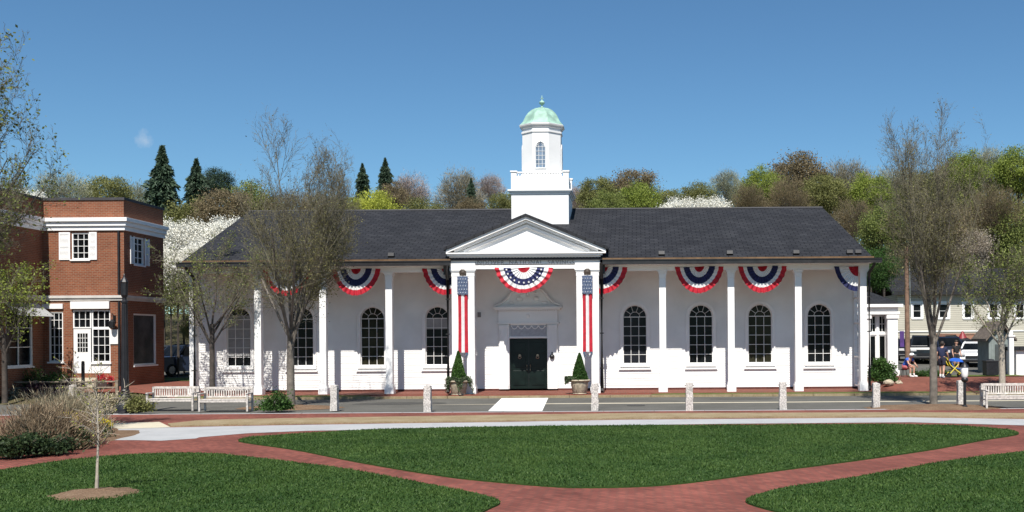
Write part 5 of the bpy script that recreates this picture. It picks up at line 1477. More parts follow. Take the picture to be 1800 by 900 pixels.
# ------------------------------------------------------------------ cars
TYRE = mat('tyre', (.012, .012, .012), .9, .2, 10)
RIM = mat('alloy_rim', (.35, .35, .36), .35, .1, 5, metal=.8)
LAMP = mat('lamp_lens', (.55, .55, .55), .2, .1, 9)
TAIL = mat('tail_lens', (.35, .01, .01), .3, .1, 9)
def car(label, loc, rz, col, suv=False, L=4.6, W=1.8, H=1.48, key='c'):
    paint = mat('car_paint_' + key, col, .28, .06, 2, coat=.6)
    root = thing('parked_car', label, 'car', (0, 0, 0), None); 
    # side profile (x along the car, z up); body below, cabin above
    if suv: body = [(0, .42), (.02, .85), (.10, 1.0), (1.15, 1.08), (4.45, 1.12), (4.58, .95), (4.6, .42)]; cab = [(1.1, 1.06), (1.75, 1.66), (2.2, 1.74), (4.1, 1.72), (4.5, 1.1)]; H = 1.74
    else: body = [(0, .40), (.02, .66), (.15, .80), (1.25, .93), (4.0, .98), (4.5, .92), (4.6, .60), (4.58, .38)]; cab = [(1.15, .92), (1.95, 1.38), (2.5, 1.46), (3.2, 1.42), (4.05, .97)]
    k = L / 4.6
    def loft(pts, w0, w1, z0, z1):
        b = MB(); n = len(pts); rows = []
        for s, inset in ((-1, 0), (-1, 1), (1, 1), (1, 0)):
            pass
        vs = []
        for s in (-1, 1):
            for x, z in pts:
                t = (z - z0) / (z1 - z0) if z1 > z0 else 0
                vs.append((x * k - L / 2, s * (w0 + (w1 - w0) * t) / 2, z))
        tri = tessellate_polygon([[Vector((p[0], p[1], 0)) for p in pts]])
        fs = [tuple(t) for t in tri] + [tuple(i + n for i in reversed(t)) for t in tri] + [(i, (i + 1) % n, n + (i + 1) % n, n + i) for i in range(n)]
        b.add(vs, fs); return b
    b = loft([(p[0], p[1]) for p in body] + [(4.2, .26), (.4, .26)], W, W * .96, .26, 1.1)
    b.build('body', paint, root, bevel=.06)
    z0 = min(p[1] for p in cab); zt_ = max(p[1] for p in cab)
    b = loft(cab, W * .94, W * .74, z0, zt_); b.build('roof', paint, root, bevel=.05)
    # windows, set slightly proud of the cabin
    b = MB()
    lo, hi = z0 + .06, zt_ - .10
    def wy(z): return (W * .94 + (W * .74 - W * .94) * (z - z0) / (zt_ - z0)) / 2 + .012
    xa = (cab[0][0] + .22) * k - L / 2; xb = (cab[1][0] + .12) * k - L / 2; xc = (cab[-2][0] - .05) * k - L / 2; xd = (cab[-1][0] - .30) * k - L / 2
    for s in (-1, 1):
        for (u0, u1, v0, v1) in ((xa, (xa + xd) / 2 - .05, xb, (xa + xd) / 2 - .05), ((xa + xd) / 2 + .05, xd, (xa + xd) / 2 + .05, xc)):
            q = [(u0, s * wy(lo), lo), (u1, s * wy(lo), lo), (v1, s * wy(hi), hi), (v0, s * wy(hi), hi)]
            b.add(q, [(0, 1, 2, 3) if s < 0 else (3, 2, 1, 0)])
    b.build('side_window', GLASS, root)
    for nm, p, q, s in (('windscreen', cab[0], cab[1], -1), ('rear_window', cab[-1], cab[-2], 1)):
        dx = s * .03; b = MB()
        t0, t1 = .12, .90; P0 = (p[0] + (q[0] - p[0]) * t0, p[1] + (q[1] - p[1]) * t0); P1 = (p[0] + (q[0] - p[0]) * t1, p[1] + (q[1] - p[1]) * t1)
        a0, a1 = wy(P0[1]) - .08, wy(P1[1]) - .08
        b.add([(P0[0] * k - L / 2 + dx, -a0, P0[1] + .02), (P0[0] * k - L / 2 + dx, a0, P0[1] + .02), (P1[0] * k - L / 2 + dx, a1, P1[1] + .02), (P1[0] * k - L / 2 + dx, -a1, P1[1] + .02)], [(0, 3, 2, 1) if s < 0 else (0, 1, 2, 3)])
        b.build(nm, GLASS, root)
    for wxp in (.85, 3.75):
        for s in (-1, 1):
            cx = wxp * k - L / 2; cy = s * (W / 2 - .10); rr = .34 if suv else .31
            b = MB(); b.lathe([(rr * .62, -.11), (rr * .95, -.11), (rr, -.08), (rr, .08), (rr * .95, .11), (rr * .62, .11)], (0, 0, 0), 20, cap=False)
            b.v = [(cx + v[0], cy + v[2], rr + v[1]) for v in b.v]; w_ = b.build('wheel', TYRE, root, smooth=True)
            b = MB(); b.lathe([(0, -.1), (rr * .63, -.1), (rr * .63, .1), (0, .1)], (0, 0, 0), 16, cap=False)
            for q in range(5):
                a = 2 * math.pi * q / 5; b.cbox((math.cos(a) * rr * .33, math.sin(a) * rr * .33, s * .105), (rr * .6, .05, .02), rz=a)
            b.v = [(cx + v[0], cy + v[2], rr + v[1]) for v in b.v]; b.build('rim', RIM, w_)
    hz = .72 if not suv else .82
    for s in (-1, 1):
        b = MB(); b.cbox((-L / 2 + .0, s * (W / 2 - .25), hz), (.12, .36, .16)); b.build('headlight', LAMP, root, bevel=.03)
        b = MB(); b.cbox((L / 2 - .02, s * (W / 2 - .2), hz + .08), (.1, .28, .18)); b.build('tail_light', TAIL, root, bevel=.03)
        b = MB(); b.cbox((xa + .05, s * (W / 2 + .06), z0 + .04), (.1, .18, .12)); b.build('mirror', paint, root, bevel=.02)
    b = MB(); b.cbox((-L / 2 - .01, 0, .55), (.06, W * .5, .16)); b.build('grille', BLACK, root)
    for s in (-1, 1):
        b = MB(); b.cbox((s * (L / 2 - .02), 0, .36), (.16, W * .93, .14)); b.build('bumper', BLACK, root, bevel=.03)
    root.location = loc; root.rotation_euler = (0, 0, rz)
    return root
def cpos(px, Y): x = X(px, Y, 620); return (x, Y, gz(x, Y) + .03)
car('black SUV parked left of the right street tree, nose to the plaza', cpos(1624, 66), R(75), (.010, .011, .013), True, key='black')
car('dark navy SUV just behind the walking person', cpos(1661, 64), R(92), (.012, .016, .03), True, key='navy')
car('dark charcoal hatchback between the navy SUV and the white car', cpos(1686, 68), R(96), (.03, .03, .033), False, key='charcoal')
car('white car parked nearest the litter bin and kiosk', cpos(1716, 62.5), R(68), (.78, .78, .78), False, key='white')
car('dark car glimpsed left of the purple flag behind the seated person', cpos(1597, 70), R(80), (.02, .02, .025), False, key='grey')
car('dark blue car in shade between the brick building and the bank', (X(318, 58, 620), 58.5, gz(X(318, 58), 58.5) + .03), R(60), (.02, .03, .06), True, key='blue')
car('dark car half hidden behind the dark-trunked tree at the bank left end', (X(286, 66, 620), 66, gz(X(286, 66), 66) + .03), R(100), (.05, .055, .06), False, key='slate')

# ================================================================== PEOPLE
SKIN = mat('skin', (.48, .27, .19), .55, .06, 8)
HAIR = mat('dark_hair', (.03, .02, .015), .7, .3, 20)
def skinned(name, joints, edges, m, parent, subd=2):
    """joints: name -> (x, y, z, radius); the first one is the root"""
    keys = list(joints); me = bpy.data.meshes.new(name)
    me.from_pydata([joints[k][:3] for k in keys], [(keys.index(a), keys.index(c)) for a, c in edges], [])
    me.materials.append(m)
    o = bpy.data.objects.new(name, me); link(o, parent)
    sk = o.modifiers.new('skin', 'SKIN'); sk.use_smooth_shade = True
    if not me.skin_vertices: me.attributes.new('skin', 'FLOAT', 'POINT')
    for i, k in enumerate(keys):
        r = joints[k][3]; me.skin_vertices[0].data[i].radius = (r, r) if not isinstance(r, tuple) else r
        me.skin_vertices[0].data[i].use_root = (i == 0)
    sb = o.modifiers.new('subd', 'SUBSURF'); sb.levels = subd; sb.render_levels = subd
    # bake the modifiers so the figure is a plain mesh
    bpy.context.view_layer.update()
    dg = bpy.context.evaluated_depsgraph_get()
    nm = bpy.data.meshes.new_from_object(o.evaluated_get(dg)); o.modifiers.clear(); o.data = nm
    if not nm.materials: nm.materials.append(m)
    nm.polygons.foreach_set('use_smooth', [True] * len(nm.polygons))
    return o
def mkjoint(name, joints, edges): 
    me = bpy.data.meshes.new(name); return me
def ensure_skin(o): pass
def figure(label, loc, rz, J, shirt, short, hair=HAIR, sleeve=.6, leg=.55, shoes=None, hat=None, group=None):
    root = thing('person', label, 'person', (0, 0, 0), group)
    E = [('pelvis', 'belly'), ('belly', 'chest'), ('chest', 'neck'), ('neck', 'head0'), ('head0', 'head1')]
    for s in 'LR':
        E += [('chest', 'sh' + s), ('sh' + s, 'el' + s), ('el' + s, 'wr' + s), ('wr' + s, 'ha' + s), ('pelvis', 'hip' + s), ('hip' + s, 'kn' + s), ('kn' + s, 'an' + s), ('an' + s, 'to' + s)]
        for f in range(4): E += [('ha' + s, 'fi%s%d' % (s, f)), ('fi%s%d' % (s, f), 'ft%s%d' % (s, f))]
        E += [('wr' + s, 'th' + s), ('th' + s, 'tt' + s)]
        w_ = Vector(J['wr' + s][:3]); e = Vector(J['el' + s][:3]); d = (w_ - e).normalized()
        J['ha' + s] = (*(w_ + d * .05), .034)
        fw = Vector((0, -1, 0)) if abs(d.y) < .8 else Vector((0, 0, 1)); fw = (fw - d * fw.dot(d)).normalized()
        side = d.cross(fw)
        for f in range(4):
            o_ = fw * (.033 - .022 * f); ln = (.045, .05, .047, .036)[f]
            J['fi%s%d' % (s, f)] = (*(w_ + d * .095 + o_), .0095); J['ft%s%d' % (s, f)] = (*(w_ + d * (.095 + ln) + o_ + side * .015 * (1 if s == 'L' else -1)), .008)
        J['th' + s] = (*(w_ + d * .05 + fw * .045), .011); J['tt' + s] = (*(w_ + d * .09 + fw * .062), .009)
    body = skinned('body', J, E, SKIN, root)
    V = {k: Vector(v[:3]) for k, v in J.items()}
    lp = lambda a, c, t: V[a].lerp(V[c], t)
    S = {'chest': (*V['chest'], (.185, .135)), 'belly': (*V['belly'], (.165, .125)), 'waist': (*lp('belly', 'pelvis', 1.0), (.168, .132)), 'nk': (*lp('chest', 'neck', .65), (.085, .085))}
    SE = [('chest', 'belly'), ('belly', 'waist'), ('chest', 'nk')]
    for s in 'LR':
        S['sh' + s] = (*V['sh' + s], .088); S['sl' + s] = (*lp('sh' + s, 'el' + s, sleeve), .072); SE += [('chest', 'sh' + s), ('sh' + s, 'sl' + s)]
    skinned('shirt', S, SE, shirt, root)
    S = {'pelvis': (*V['pelvis'], (.17, .135)), 'w': (*lp('pelvis', 'belly', .6), (.160, .125))}; SE = [('pelvis', 'w')]
    for s in 'LR':
        S['hip' + s] = (*V['hip' + s], .115); S['t' + s] = (*lp('hip' + s, 'kn' + s, leg), .105); SE += [('pelvis', 'hip' + s), ('hip' + s, 't' + s)]
    skinned('trousers', S, SE, short, root)
    h0, h1 = V['head0'], V['head1']; hc = (h0 + h1) / 2; fdir = Vector(J.get('_f', (0, -1, 0)))
    b = MB(); b.ball(tuple(hc + Vector((0, .018, .035)) - fdir * .0), .118, 16, 10, (.86, 1.0, 1.02)); b.v = [v for v in b.v]
    b.v = [(v[0], max(v[1], hc.y - .085 + max(0, hc.z + .07 - v[2]) * 1.3), v[2]) for v in b.v]
    b.build('hair', hair, root, smooth=True)
    b = MB()
    for sx in (-1, 1): b.ball((hc.x + sx * .034, hc.y - .088, hc.z + .0), .012, 8, 6)
    b.build('eyes', BLACK, root)
    b = MB(); b.ball((hc.x, hc.y - .106, hc.z - .025), .016, 8, 6, (.8, 1, 1.4)); b.ball((hc.x, hc.y - .088, hc.z - .062), .022, 8, 6, (1.2, .4, .3))
    for sx in (-1, 1): b.ball((hc.x + sx * .098, hc.y + .005, hc.z - .01), .025, 8, 6, (.4, .8, 1.2))
    b.build('face', SKIN, root, smooth=True)
    for s in 'LR':
        b = MB(); a, t = V['an' + s], V['to' + s]; c = (a + t) / 2
        d = (t - a); ang = math.atan2(d.y, d.x) - math.pi / 2
        b.ball((c.x, c.y, min(a.z, t.z) - .0), .10, 12, 8, (.52, 1.45, .55)); 
        b.v = [(v[0], v[1], max(v[2], min(a.z, t.z) - .045)) for v in b.v]
        b.tube([a + Vector((0, 0, .10)), a + Vector((0, 0, -.02))], .05, 8)
        b.build('shoe', shoes or mat('white_shoe', (.75, .75, .73), .6), root, smooth=True)
    if hat:
        b = MB(); b.lathe([(.125, .03), (.118, .08), (.09, .13), (.02, .15)], tuple(hc + Vector((0, .01, .0))), 16); b.cbox(tuple(hc + Vector((0, -.16, .045))), (.15, .12, .012)); b.build('cap', hat, root, smooth=True)
    root.location = loc; root.rotation_euler = (0, 0, rz)
    return root
def J_stand(H=1.75, stride=.0, lean=0.0):
    k = H / 1.75
    J = {'pelvis': (0, 0, .95, (.145, .11)), 'belly': (0, -.02 * lean, 1.12, (.135, .10)), 'chest': (0, -.08 * lean, 1.34, (.15, .11)), 'neck': (0, -.11 * lean, 1.50, .055), 'head0': (0, -.02 - .13 * lean, 1.58, .085), 'head1': (0, -.02 - .14 * lean, 1.68, .088)}
    for s, g in (('L', -1), ('R', 1)):
        J['sh' + s] = (g * .19, -.08 * lean, 1.41, .06); J['el' + s] = (g * .25, .02 + g * stride * .3 - .06 * lean, 1.13, .042); J['wr' + s] = (g * .26, -.10 + g * stride * .5 - .1 * lean, .90, .028)
        J['hip' + s] = (g * .09, 0, .88, .095); J['kn' + s] = (g * .10, -.03 - g * stride * .5, .49, .060); J['an' + s] = (g * .10, .03 - g * stride * 1.0 + .04, .09, .040); J['to' + s] = (g * .11, -.15 - g * stride * 1.0, .045, .035)
    return {a: (v[0] * k, v[1] * k, v[2] * k, (v[3] if isinstance(v[3], tuple) else v[3])) for a, v in J.items()}
NAVY = mat('navy_shirt', (.012, .018, .055), .85, .15, 6)
NAVY2 = mat('navy_shorts', (.012, .013, .03), .85, .15, 6)
px_, Yp = 1656, 50.2; xp = X(px_, Yp, 660)
figure('person in navy shirt and dark shorts walking beside the pushchair', (xp, Yp, gz(xp, Yp) + .03), R(150), J_stand(1.78, .16, .6), NAVY, NAVY2, leg=.8)
# seated person bending forward by the annex column
J = J_stand(1.68, 0, 0)
J.update({'pelvis': (0, .12, .50, (.145, .11)), 'belly': (0, -.02, .66, (.135, .10)), 'chest': (0, -.20, .84, (.15, .11)), 'neck': (0, -.30, .97, .055), 'head0': (0, -.38, 1.03, .085), 'head1': (0, -.42, 1.11, .088)})
for s, g in (('L', -1), ('R', 1)):
    J.update({'sh' + s: (g * .18, -.24, .90, .06), 'el' + s: (g * .24, -.40, .66, .042), 'wr' + s: (g * .15, -.58, .56, .028), 'hip' + s: (g * .09, .06, .47, .095), 'kn' + s: (g * .14, -.42, .50, .060), 'an' + s: (g * .13, -.40, .09, .040), 'to' + s: (g * .14, -.60, .045, .035)})
Yq = 51.6; xq = X(1592, Yq, 640)
figure('person in bright blue top sitting bent forward on a stool by the annex column', (xq, Yq, gz(xq, Yq) + .03), R(35), J, mat('bright_blue_cloth', (.03, .12, .55), .8, .1, 5), mat('rosy_cloth', (.45, .12, .13), .8, .1, 5), sleeve=.5, leg=.7, hat=mat('white_cap_cloth', (.75, .75, .75), .8))
root = thing('stool', 'small dark stool under the seated person in blue', 'stool', (xq, Yq, gz(xq, Yq) + .03))
b = MB(); ox, oy, oz = xq - .07, Yq + .10, gz(xq, Yq) + .03
b.lathe([(.17, .34), (.18, .36), (.18, .39), (.16, .40)], (ox, oy, oz), 14); b.build('seat', BLACK, root)
for k in range(3):
    a = 2 * math.pi * k / 3; b = MB(); b.tube([(ox + .1 * math.cos(a), oy + .1 * math.sin(a), oz + .35), (ox + .17 * math.cos(a), oy + .17 * math.sin(a), oz)], .014, 6); b.build('leg', BLACK, root)
J = J_stand(1.70, .05, 0)
Yr = 58.0; xr_ = X(1681, Yr, 620)
figure('person in black top standing behind the pushchair near the dark cars', (xr_, Yr, gz(xr_, Yr) + .03), R(10), J, mat('black_cloth', (.012, .012, .014), .85), mat('charcoal_trousers', (.02, .02, .025), .85), leg=.97, shoes=BLACK)
# pushchair: blue canopy and seat on a yellow frame
Yc = 50.6; xc = X(1679, Yc, 650); zc_ = gz(xc, Yc) + .03
root = thing('pushchair', 'pushchair with bright blue canopy on a yellow frame right of the walking person', 'pushchair', (xc, Yc, zc_))
YELP = mat('yellow_paint', (.72, .60, .05), .5, .05, 5); BLUEC = mat('canopy_cloth', (.02, .13, .60), .8, .1, 5)
b = MB()
for s in (-1, 1):
    y = Yc + s * .22
    b.tube([(xc - .48, y, zc_ + .98), (xc - .30, y, zc_ + .62), (xc + .28, y, zc_ + .14)], .022, 6); b.tube([(xc - .38, y, zc_ + .12), (xc + .10, y, zc_ + .66)], .022, 6)
b.tube([(xc - .48, Yc - .22, zc_ + .98), (xc - .48, Yc + .22, zc_ + .98)], .022, 6); b.build('frame', YELP, root)
b = MB(); n = 12; vs = []
for k in range(n + 1):
    a = R(20 + 130 * k / n)
    for s in (-1, 1): vs.append((xc + .02 + .34 * math.cos(a), Yc + s * .24, zc_ + .66 + .30 * math.sin(a)))
m_ = len(vs); vs += [(v[0] * 1 + (xc - v[0]) * .06, v[1], v[2] - .02) for v in vs]
b.add(vs, [(2 * k, 2 * k + 1, 2 * k + 3, 2 * k + 2) for k in range(n)] + [(m_ + 2 * k, m_ + 2 * k + 2, m_ + 2 * k + 3, m_ + 2 * k + 1) for k in range(n)])
b.prism_xz([(xc + .02 + .34 * math.cos(R(20 + 130 * k / n)), zc_ + .66 + .30 * math.sin(R(20 + 130 * k / n))) for k in range(n + 1)], Yc - .25, Yc - .235)
b.build('canopy', BLUEC, root)
b = MB(); b.cbox((xc + .03, Yc, zc_ + .45), (.42, .40, .06), ry=.2); b.cbox((xc - .17, Yc, zc_ + .62), (.06, .40, .42), ry=-.35); b.build('seat', mat('seat_cloth', (.03, .10, .32), .8), root, bevel=.02)
for wx_, s in ((-.38, -1), (-.38, 1), (.28, -1), (.28, 1)):
    b = MB(); b.lathe([(.07, -.02), (.12, -.02), (.12, .02), (.07, .02)], (0, 0, 0), 14, cap=False); b.lathe([(.0, -.008), (.07, -.008), (.07, .008), (0, .008)], (0, 0, 0), 14, cap=False); b.v = [(xc + wx_ + v[0], Yc + s * .24 + v[2], zc_ + .12 + v[1]) for v in b.v]; b.build('wheel', TYRE, root)

# ================================================================== BACKGROUND TREES
def proto_crown(kind, seed):
    """unit tree: total height 1, crown width 1 (so the object is scaled w, w, h)"""
    rg = np.random.default_rng(seed); rr = random.Random(seed)
    if kind == 'conifer':
        n = 15000; t = rg.random(n) ** .75; lay = np.floor(t * 17) / 17
        a = rg.random(n) * 2 * math.pi; rad = (.5 * (1 - t) ** .95 + .012) * (1.0 - .42 * ((t * 12) % 1.0))
        lob = (.50 + .50 * np.abs(np.sin(a * 2.5 + lay * 40 + np.sin(lay * 97 + seed) * 4))) * (.72 + .45 * np.sin(lay * 61 + seed * 3) ** 2); q = rg.random(n) ** .55
        rx = rad * lob * q; zz = .10 + .90 * t - .055 * q * (1 - t) + rg.normal(size=n) * .006
        P_ = np.stack([rx * np.cos(a), rx * np.sin(a), zz], 1)
        D = np.stack([np.cos(a), np.sin(a), -.25 + 0 * a], 1)
        V, Q = leaf_quads(P_, .042, rg, .28, D, .35); return V, Q
    if kind in ('leafy', 'blossom'):
        n = 22000; K = 120
        c = ellipsoid(rg, K, (0, 0, .56), (.42, .42, .36), .45)
        c[:, 2] += .05 * rg.normal(size=K)
        idx = rg.integers(0, K, n); sp = .045 + .045 * rg.random(K)
        P_ = c[idx] + rg.normal(size=(n, 3)) * sp[idx][:, None] * np.array([1.1, 1.1, .65])
        P_ = P_[P_[:, 2] < 1.02]; V, Q = leaf_quads(P_, .024, rg, .6); return V, Q
    if kind == 'twiggy':
        n = 16000; K = 130
        c = ellipsoid(rg, K, (0, 0, .54), (.44, .44, .38), .35)
        idx = rg.integers(0, K, n); sp = .035 + .03 * rg.random(K)
        P_ = c[idx] + rg.normal(size=(n, 3)) * sp[idx][:, None] * np.array([1, 1, 1.3])
        D = P_ - np.array([0, 0, .22]); D /= np.linalg.norm(D, axis=1)[:, None]
        V, Q = leaf_quads(P_, .050, rg, .09, D, .35); return V, Q
BGP = dict(levels=4, tiplev=3, nseg=[4, 5, 4, 3, 2], jit=[.05, .10, .13, .16, .2], up=[0, .05, .05, .03, .02], taper=[.3, .75, .8, .8, .7], start=[.45, .25, .2, .15, 1], kids=[3.2, 1.7, 1.6, 1.5, 0], ang=[(18, 50), (25, 60), (25, 60), (25, 60), (0, 0)], ratio=[1.25, .6, .6, .6, 1], rr=[.6, .6, .6, .6, 1], rmin=.0012)
PROT = {}
for kind, seeds in (('leafy', (1, 2, 3)), ('twiggy', (4, 5, 6)), ('conifer', (7, 8)), ('blossom', (9,))):
    for sd in seeds:
        V, Q = proto_crown(kind, sd)
        me = bpy.data.meshes.new(kind + '_crown'); me.from_pydata(V.tolist(), [], Q.tolist()); me.materials.append(None)
        if kind == 'conifer':
            b = MB(); b.tube([(0, 0, -1.2), (0, 0, .97)], [.028, .004], 7); tv, tf = b.v, b.f
        else:
            t = Tree(sd); t.grow(Vector((0, 0, -.03)), Vector((0, 0, 1)), .40, .018 if kind != 'twiggy' else .016, 0, BGP)
            tv, tf = t.mesh_arrays(3 if kind != 'twiggy' else 4); mxr = np.abs(tv[:, :2]).max(); tv = tv * np.array([.42 / mxr, .42 / mxr, .90 / tv[:, 2].max()])
            tv, tf = tv.tolist(), tf.tolist(); kk = len(tv)
            b = MB(); b.tube([(0, 0, -2.2), (0, 0, .02)], [.022, .018], 4, cap=False); tv += b.v; tf += [[i + kk for i in f] for f in b.f]
        mt = bpy.data.meshes.new(kind + '_trunk'); mt.from_pydata(tv, [], tf); mt.materials.append(None)
        PROT.setdefault(kind, []).append((me, mt))
CNT = [0]
def bg_tree(px, top, hwid, Y, kind, m, label, bark=BARKD, group=None, name=None, base=None):
    CNT[0] += 1; rr = random.Random(CNT[0] * 7 + int(px))
    me, mt = PROT[kind][CNT[0] % len(PROT[kind])]
    x = X(px, Y, top); zb_ = gz(x, Y) - .05 if base is None else base; zt_ = Z(px, top, Y); h = zt_ - zb_; w = 2 * hwid / F * Y * (1.6 if kind == 'conifer' else 1.12)
    sz = min(h, w * (1.4 if kind == 'conifer' else 1.05))
    nm = name or {'leafy': 'broadleaf_tree', 'twiggy': 'bare_tree', 'conifer': 'spruce_tree', 'blossom': 'blossom_tree'}[kind]
    root = thing(nm, label, 'tree', (x, Y, zb_), group)
    root.rotation_euler = (0, 0, rr.uniform(0, 6.28)); root.scale = (w, w, sz)
    for n_, me_, mm_ in (('crown', me, m), ('trunk', mt, bark)):
        o = bpy.data.objects.new(n_, me_); C.objects.link(o); o.parent = root; o.location = (0, 0, (h - sz) / sz)
        o.material_slots[0].link = 'OBJECT'; o.material_slots[0].material = mm_
    return root
T = [
 (52, 332, 34, 60, 'blossom', L_BLOS, 'white blossom tree peeping over the brick building parapet at far left'),
 (105, 298, 48, 70, 'twiggy', L_GREY, 'bare grey-green tree behind the brick parapet, second from left'),
 (20, 312, 60, 85, 'twiggy', L_GREY, 'bare pale tree behind the far left roof'),
 (185, 303, 45, 75, 'leafy', L_OLIVE, 'olive leafing tree above the brick building right corner'),
 (240, 318, 48, 80, 'twiggy', L_GREY, 'thin tan tree just left of the tallest spruce'),
 (285, 260, 66, 78, 'conifer', L_DARK, 'tallest dark spruce behind the brick building corner'),
 (345, 282, 50, 80, 'conifer', L_DARK, 'dark pointed spruce right of the tallest one'),
 (381, 294, 30, 82, 'leafy', L_DARK, 'dark rounded evergreen beside the second spruce'),
 (335, 345, 60, 72, 'leafy', L_OLIVE, 'olive brown tree under the dark evergreens'),
 (395, 325, 50, 70, 'leafy', L_BROWN, 'brownish budding tree left of the big bare tree crown'),
 (440, 318, 55, 74, 'leafy', L_GREEN, 'soft green tree behind the left side of the big bare tree'),
 (322, 380, 52, 60, 'blossom', L_BLOS, 'large white blossom tree between brick building and bank'),
 (312, 425, 46, 57, 'blossom', L_BLOS, 'lower white blossom tree close beside the brick building side wall'),
 (352, 420, 36, 56.5, 'blossom', L_BLOS, 'lower white blossom tree nearest the bank roof corner'),
 (398, 377, 46, 61, 'blossom', L_BLOS, 'white blossom tree rising along the bank left roof edge'),
 (300, 470, 34, 57, 'leafy', L_GREEN, 'low green leafing tree under the white blossom'),
 (350, 545, 30, 55, 'leafy', L_OLIVE, 'small olive tree at the bank left end wall'),
 (505, 330, 55, 74, 'twiggy', L_BROWN, 'brown bare tree behind the middle of the big bare tree'),
 (570, 325, 60, 76, 'twiggy', L_TAN, 'tan bare tree behind the right of the big bare tree'),
 (600, 345, 35, 70, 'leafy', L_OLIVE, 'olive bush-like tree above the roof left of the lime tree'),
 (637, 289, 30, 88, 'conifer', L_DARK, 'slim dark spruce left of the lime green tree top'),
 (677, 279, 30, 90, 'conifer', L_DARK, 'slim dark spruce above the lime green tree, right one'),
 (656, 332, 48, 72, 'leafy', L_YG, 'lime green rounded tree above the bank roof'),
 (693, 318, 32, 82, 'leafy', L_BROWN, 'brown budding tree just right of the slim spruces'),
 (722, 302, 36, 86, 'twiggy', L_PINK, 'pinkish bare tree right of the slim spruces'),
 (742, 346, 40, 74, 'leafy', L_OLIVE, 'low olive tree right of the lime green tree'),
 (805, 296, 48, 88, 'twiggy', L_TAN, 'broad bare grey-brown tree midway along the left roof'),
 (828, 314, 18, 80, 'conifer', L_DARK, 'small pointed spruce before the broad bare tree'),
 (826, 345, 30, 76, 'leafy', L_BROWN, 'rusty brown tree round the small pointed spruce'),
 (862, 305, 28, 92, 'twiggy', L_PINK, 'pinkish bare tree between small spruce and cupola'),
 (888, 335, 30, 78, 'leafy', L_OLIVE, 'olive brown tree touching the cupola left side'),
 (1020, 322, 34, 96, 'twiggy', L_PINK, 'pinkish bare tree touching the cupola right side'),
 (1050, 306, 38, 92, 'leafy', L_OLIVE, 'olive tree just right of the cupola'),
 (1113, 291, 46, 96, 'leafy', L_BROWN, 'red-brown domed tree, highest between cupola and white blossom'),
 (1123, 318, 42, 84, 'leafy', L_BRIGHT, 'bright green tree under the red-brown dome'),
 (1072, 330, 36, 82, 'leafy', L_GREEN, 'mid green tree between the cupola and the bright green tree'),
 (1175, 328, 34, 88, 'leafy', L_OLIVE, 'olive tree left of the white blossom'),
 (1228, 318, 36, 92, 'leafy', L_OLIVE, 'olive tree behind the white blossom'),
 (1278, 297, 30, 96, 'twiggy', L_GREY, 'pale grey-green tree right of the white blossom'),
 (1195, 344, 36, 66, 'blossom', L_BLOS, 'white blossom tree above the right roof ridge, left one'),
 (1250, 342, 36, 67, 'blossom', L_BLOS, 'white blossom tree above the right roof ridge, right one'),
 (1340, 290, 40, 96, 'leafy', L_BRIGHT, 'green leafing tree left of the highest brown tree'),
 (1318, 320, 30, 84, 'twiggy', L_BROWN, 'brown bare tree low above the roof left of the highest brown tree'),
 (1402, 265, 52, 104, 'leafy', L_BROWN, 'highest rust brown tree on the hill'),
 (1385, 310, 46, 86, 'twiggy', L_BROWN, 'dense brown bare tree under the highest rust tree'),
 (1448, 300, 42, 88, 'leafy', L_OLIVE, 'olive brown tree above the roof right end'),
 (1485, 278, 46, 104, 'twiggy', L_TAN, 'tan bare tree on the hill right of the highest tree'),
 (1530, 300, 40, 88, 'leafy', L_BRIGHT, 'bright green tree left of the tall right street tree'),
 (1500, 345, 40, 76, 'twiggy', L_BROWN, 'brown bare tree beyond the roof right edge'),
 (1553, 360, 46, 70, 'leafy', L_GREEN, 'mid green tree above the annex roof'),
 (1540, 430, 40, 66, 'leafy', L_HEDGE, 'dark green low tree right behind the bank end'),
 (1572, 290, 44, 100, 'twiggy', L_GREY, 'grey bare tree behind the left of the right street tree crown'),
 (1625, 300, 50, 96, 'leafy', L_OLIVE, 'olive tree behind the right street tree crown'),
 (1695, 262, 38, 98, 'leafy', L_BRIGHT, 'bright green tall tree right of the street tree crown'),
 (1655, 345, 55, 92, 'leafy', L_BROWN, 'brown budding tree behind the right street tree limbs'),
 (1735, 256, 42, 108, 'twiggy', L_GREY, 'grey bare tree on the skyline near the right edge'),
 (1700, 395, 40, 91, 'blossom', leaf_mat('buff_blossom', (.28, .23, .18), (.5, .44, .36)), 'faded buff blossom tree above the grey house'),
 (1745, 320, 50, 92, 'twiggy', L_BROWN, 'brown bare tree above the grey house right part'),
 (1790, 256, 46, 104, 'leafy', L_BRIGHT, 'bright green tree on the skyline at the right edge'),
 (1775, 350, 56, 93, 'leafy', L_GREEN, 'large mid green tree over the grey house at the right edge'),
 (1600, 400, 50, 93, 'twiggy', L_TAN, 'tan bare tree behind the utility pole'),
 (1480, 420, 36, 72, 'leafy', L_OLIVE, 'olive tree half hidden by the roof right end'),
]
for t in T:
    bg_tree(*t)

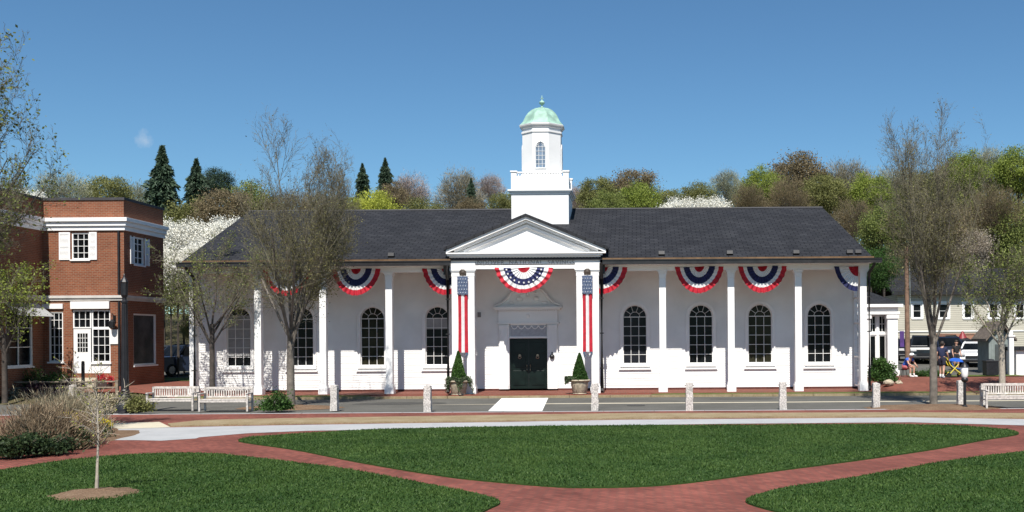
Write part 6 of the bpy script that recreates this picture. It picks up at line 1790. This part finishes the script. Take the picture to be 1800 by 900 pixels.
# the wood behind, one uncountable mass of crowns on the hill
rg = np.random.default_rng(77); PT = []; 
WM = []
for k in range(150):
    px = rg.uniform(-250, 2100); Y = rg.uniform(108, 150); x = X(px, Y)
    top = np.interp(px, [-250, 100, 280, 420, 600, 760, 900, 1010, 1110, 1200, 1300, 1400, 1500, 1650, 1800, 2100], [340, 350, 360, 345, 365, 368, 345, 335, 318, 345, 325, 285, 298, 285, 275, 270]) + rg.uniform(-4, 26)
    zt_ = Z(px, top, Y); r = rg.uniform(3.0, 4.6); g_ = gz(x, Y); cz_ = (zt_ + g_) / 2 + 1
    PT.append((x, Y, cz_, r, max(2.5, zt_ - cz_)))
VV = []; MI = []; 
for i, (x, y, z, r, hh) in enumerate(PT):
    n = 2600; P_ = ellipsoid(rg, n, (x, y, z), (r, r, hh), .55)
    P_ += rg.normal(size=P_.shape) * .35; P_ = P_[P_[:, 1] < y + 1.5]
    D = P_ - np.array([x, y, z - hh]); D /= np.linalg.norm(D, axis=1)[:, None]
    V, Q = leaf_quads(P_, .62, rg, .20, D, .6); VV.append(V); MI.append(np.full(len(Q), i % 4, dtype=np.int32))
VV = np.concatenate(VV)
tag(np_mesh('woodland', VV, np.arange(len(VV)).reshape(-1, 4), [L_OLIVE, L_BROWN, L_TAN, L_GREEN], matidx=np.concatenate(MI)), kind='stuff')
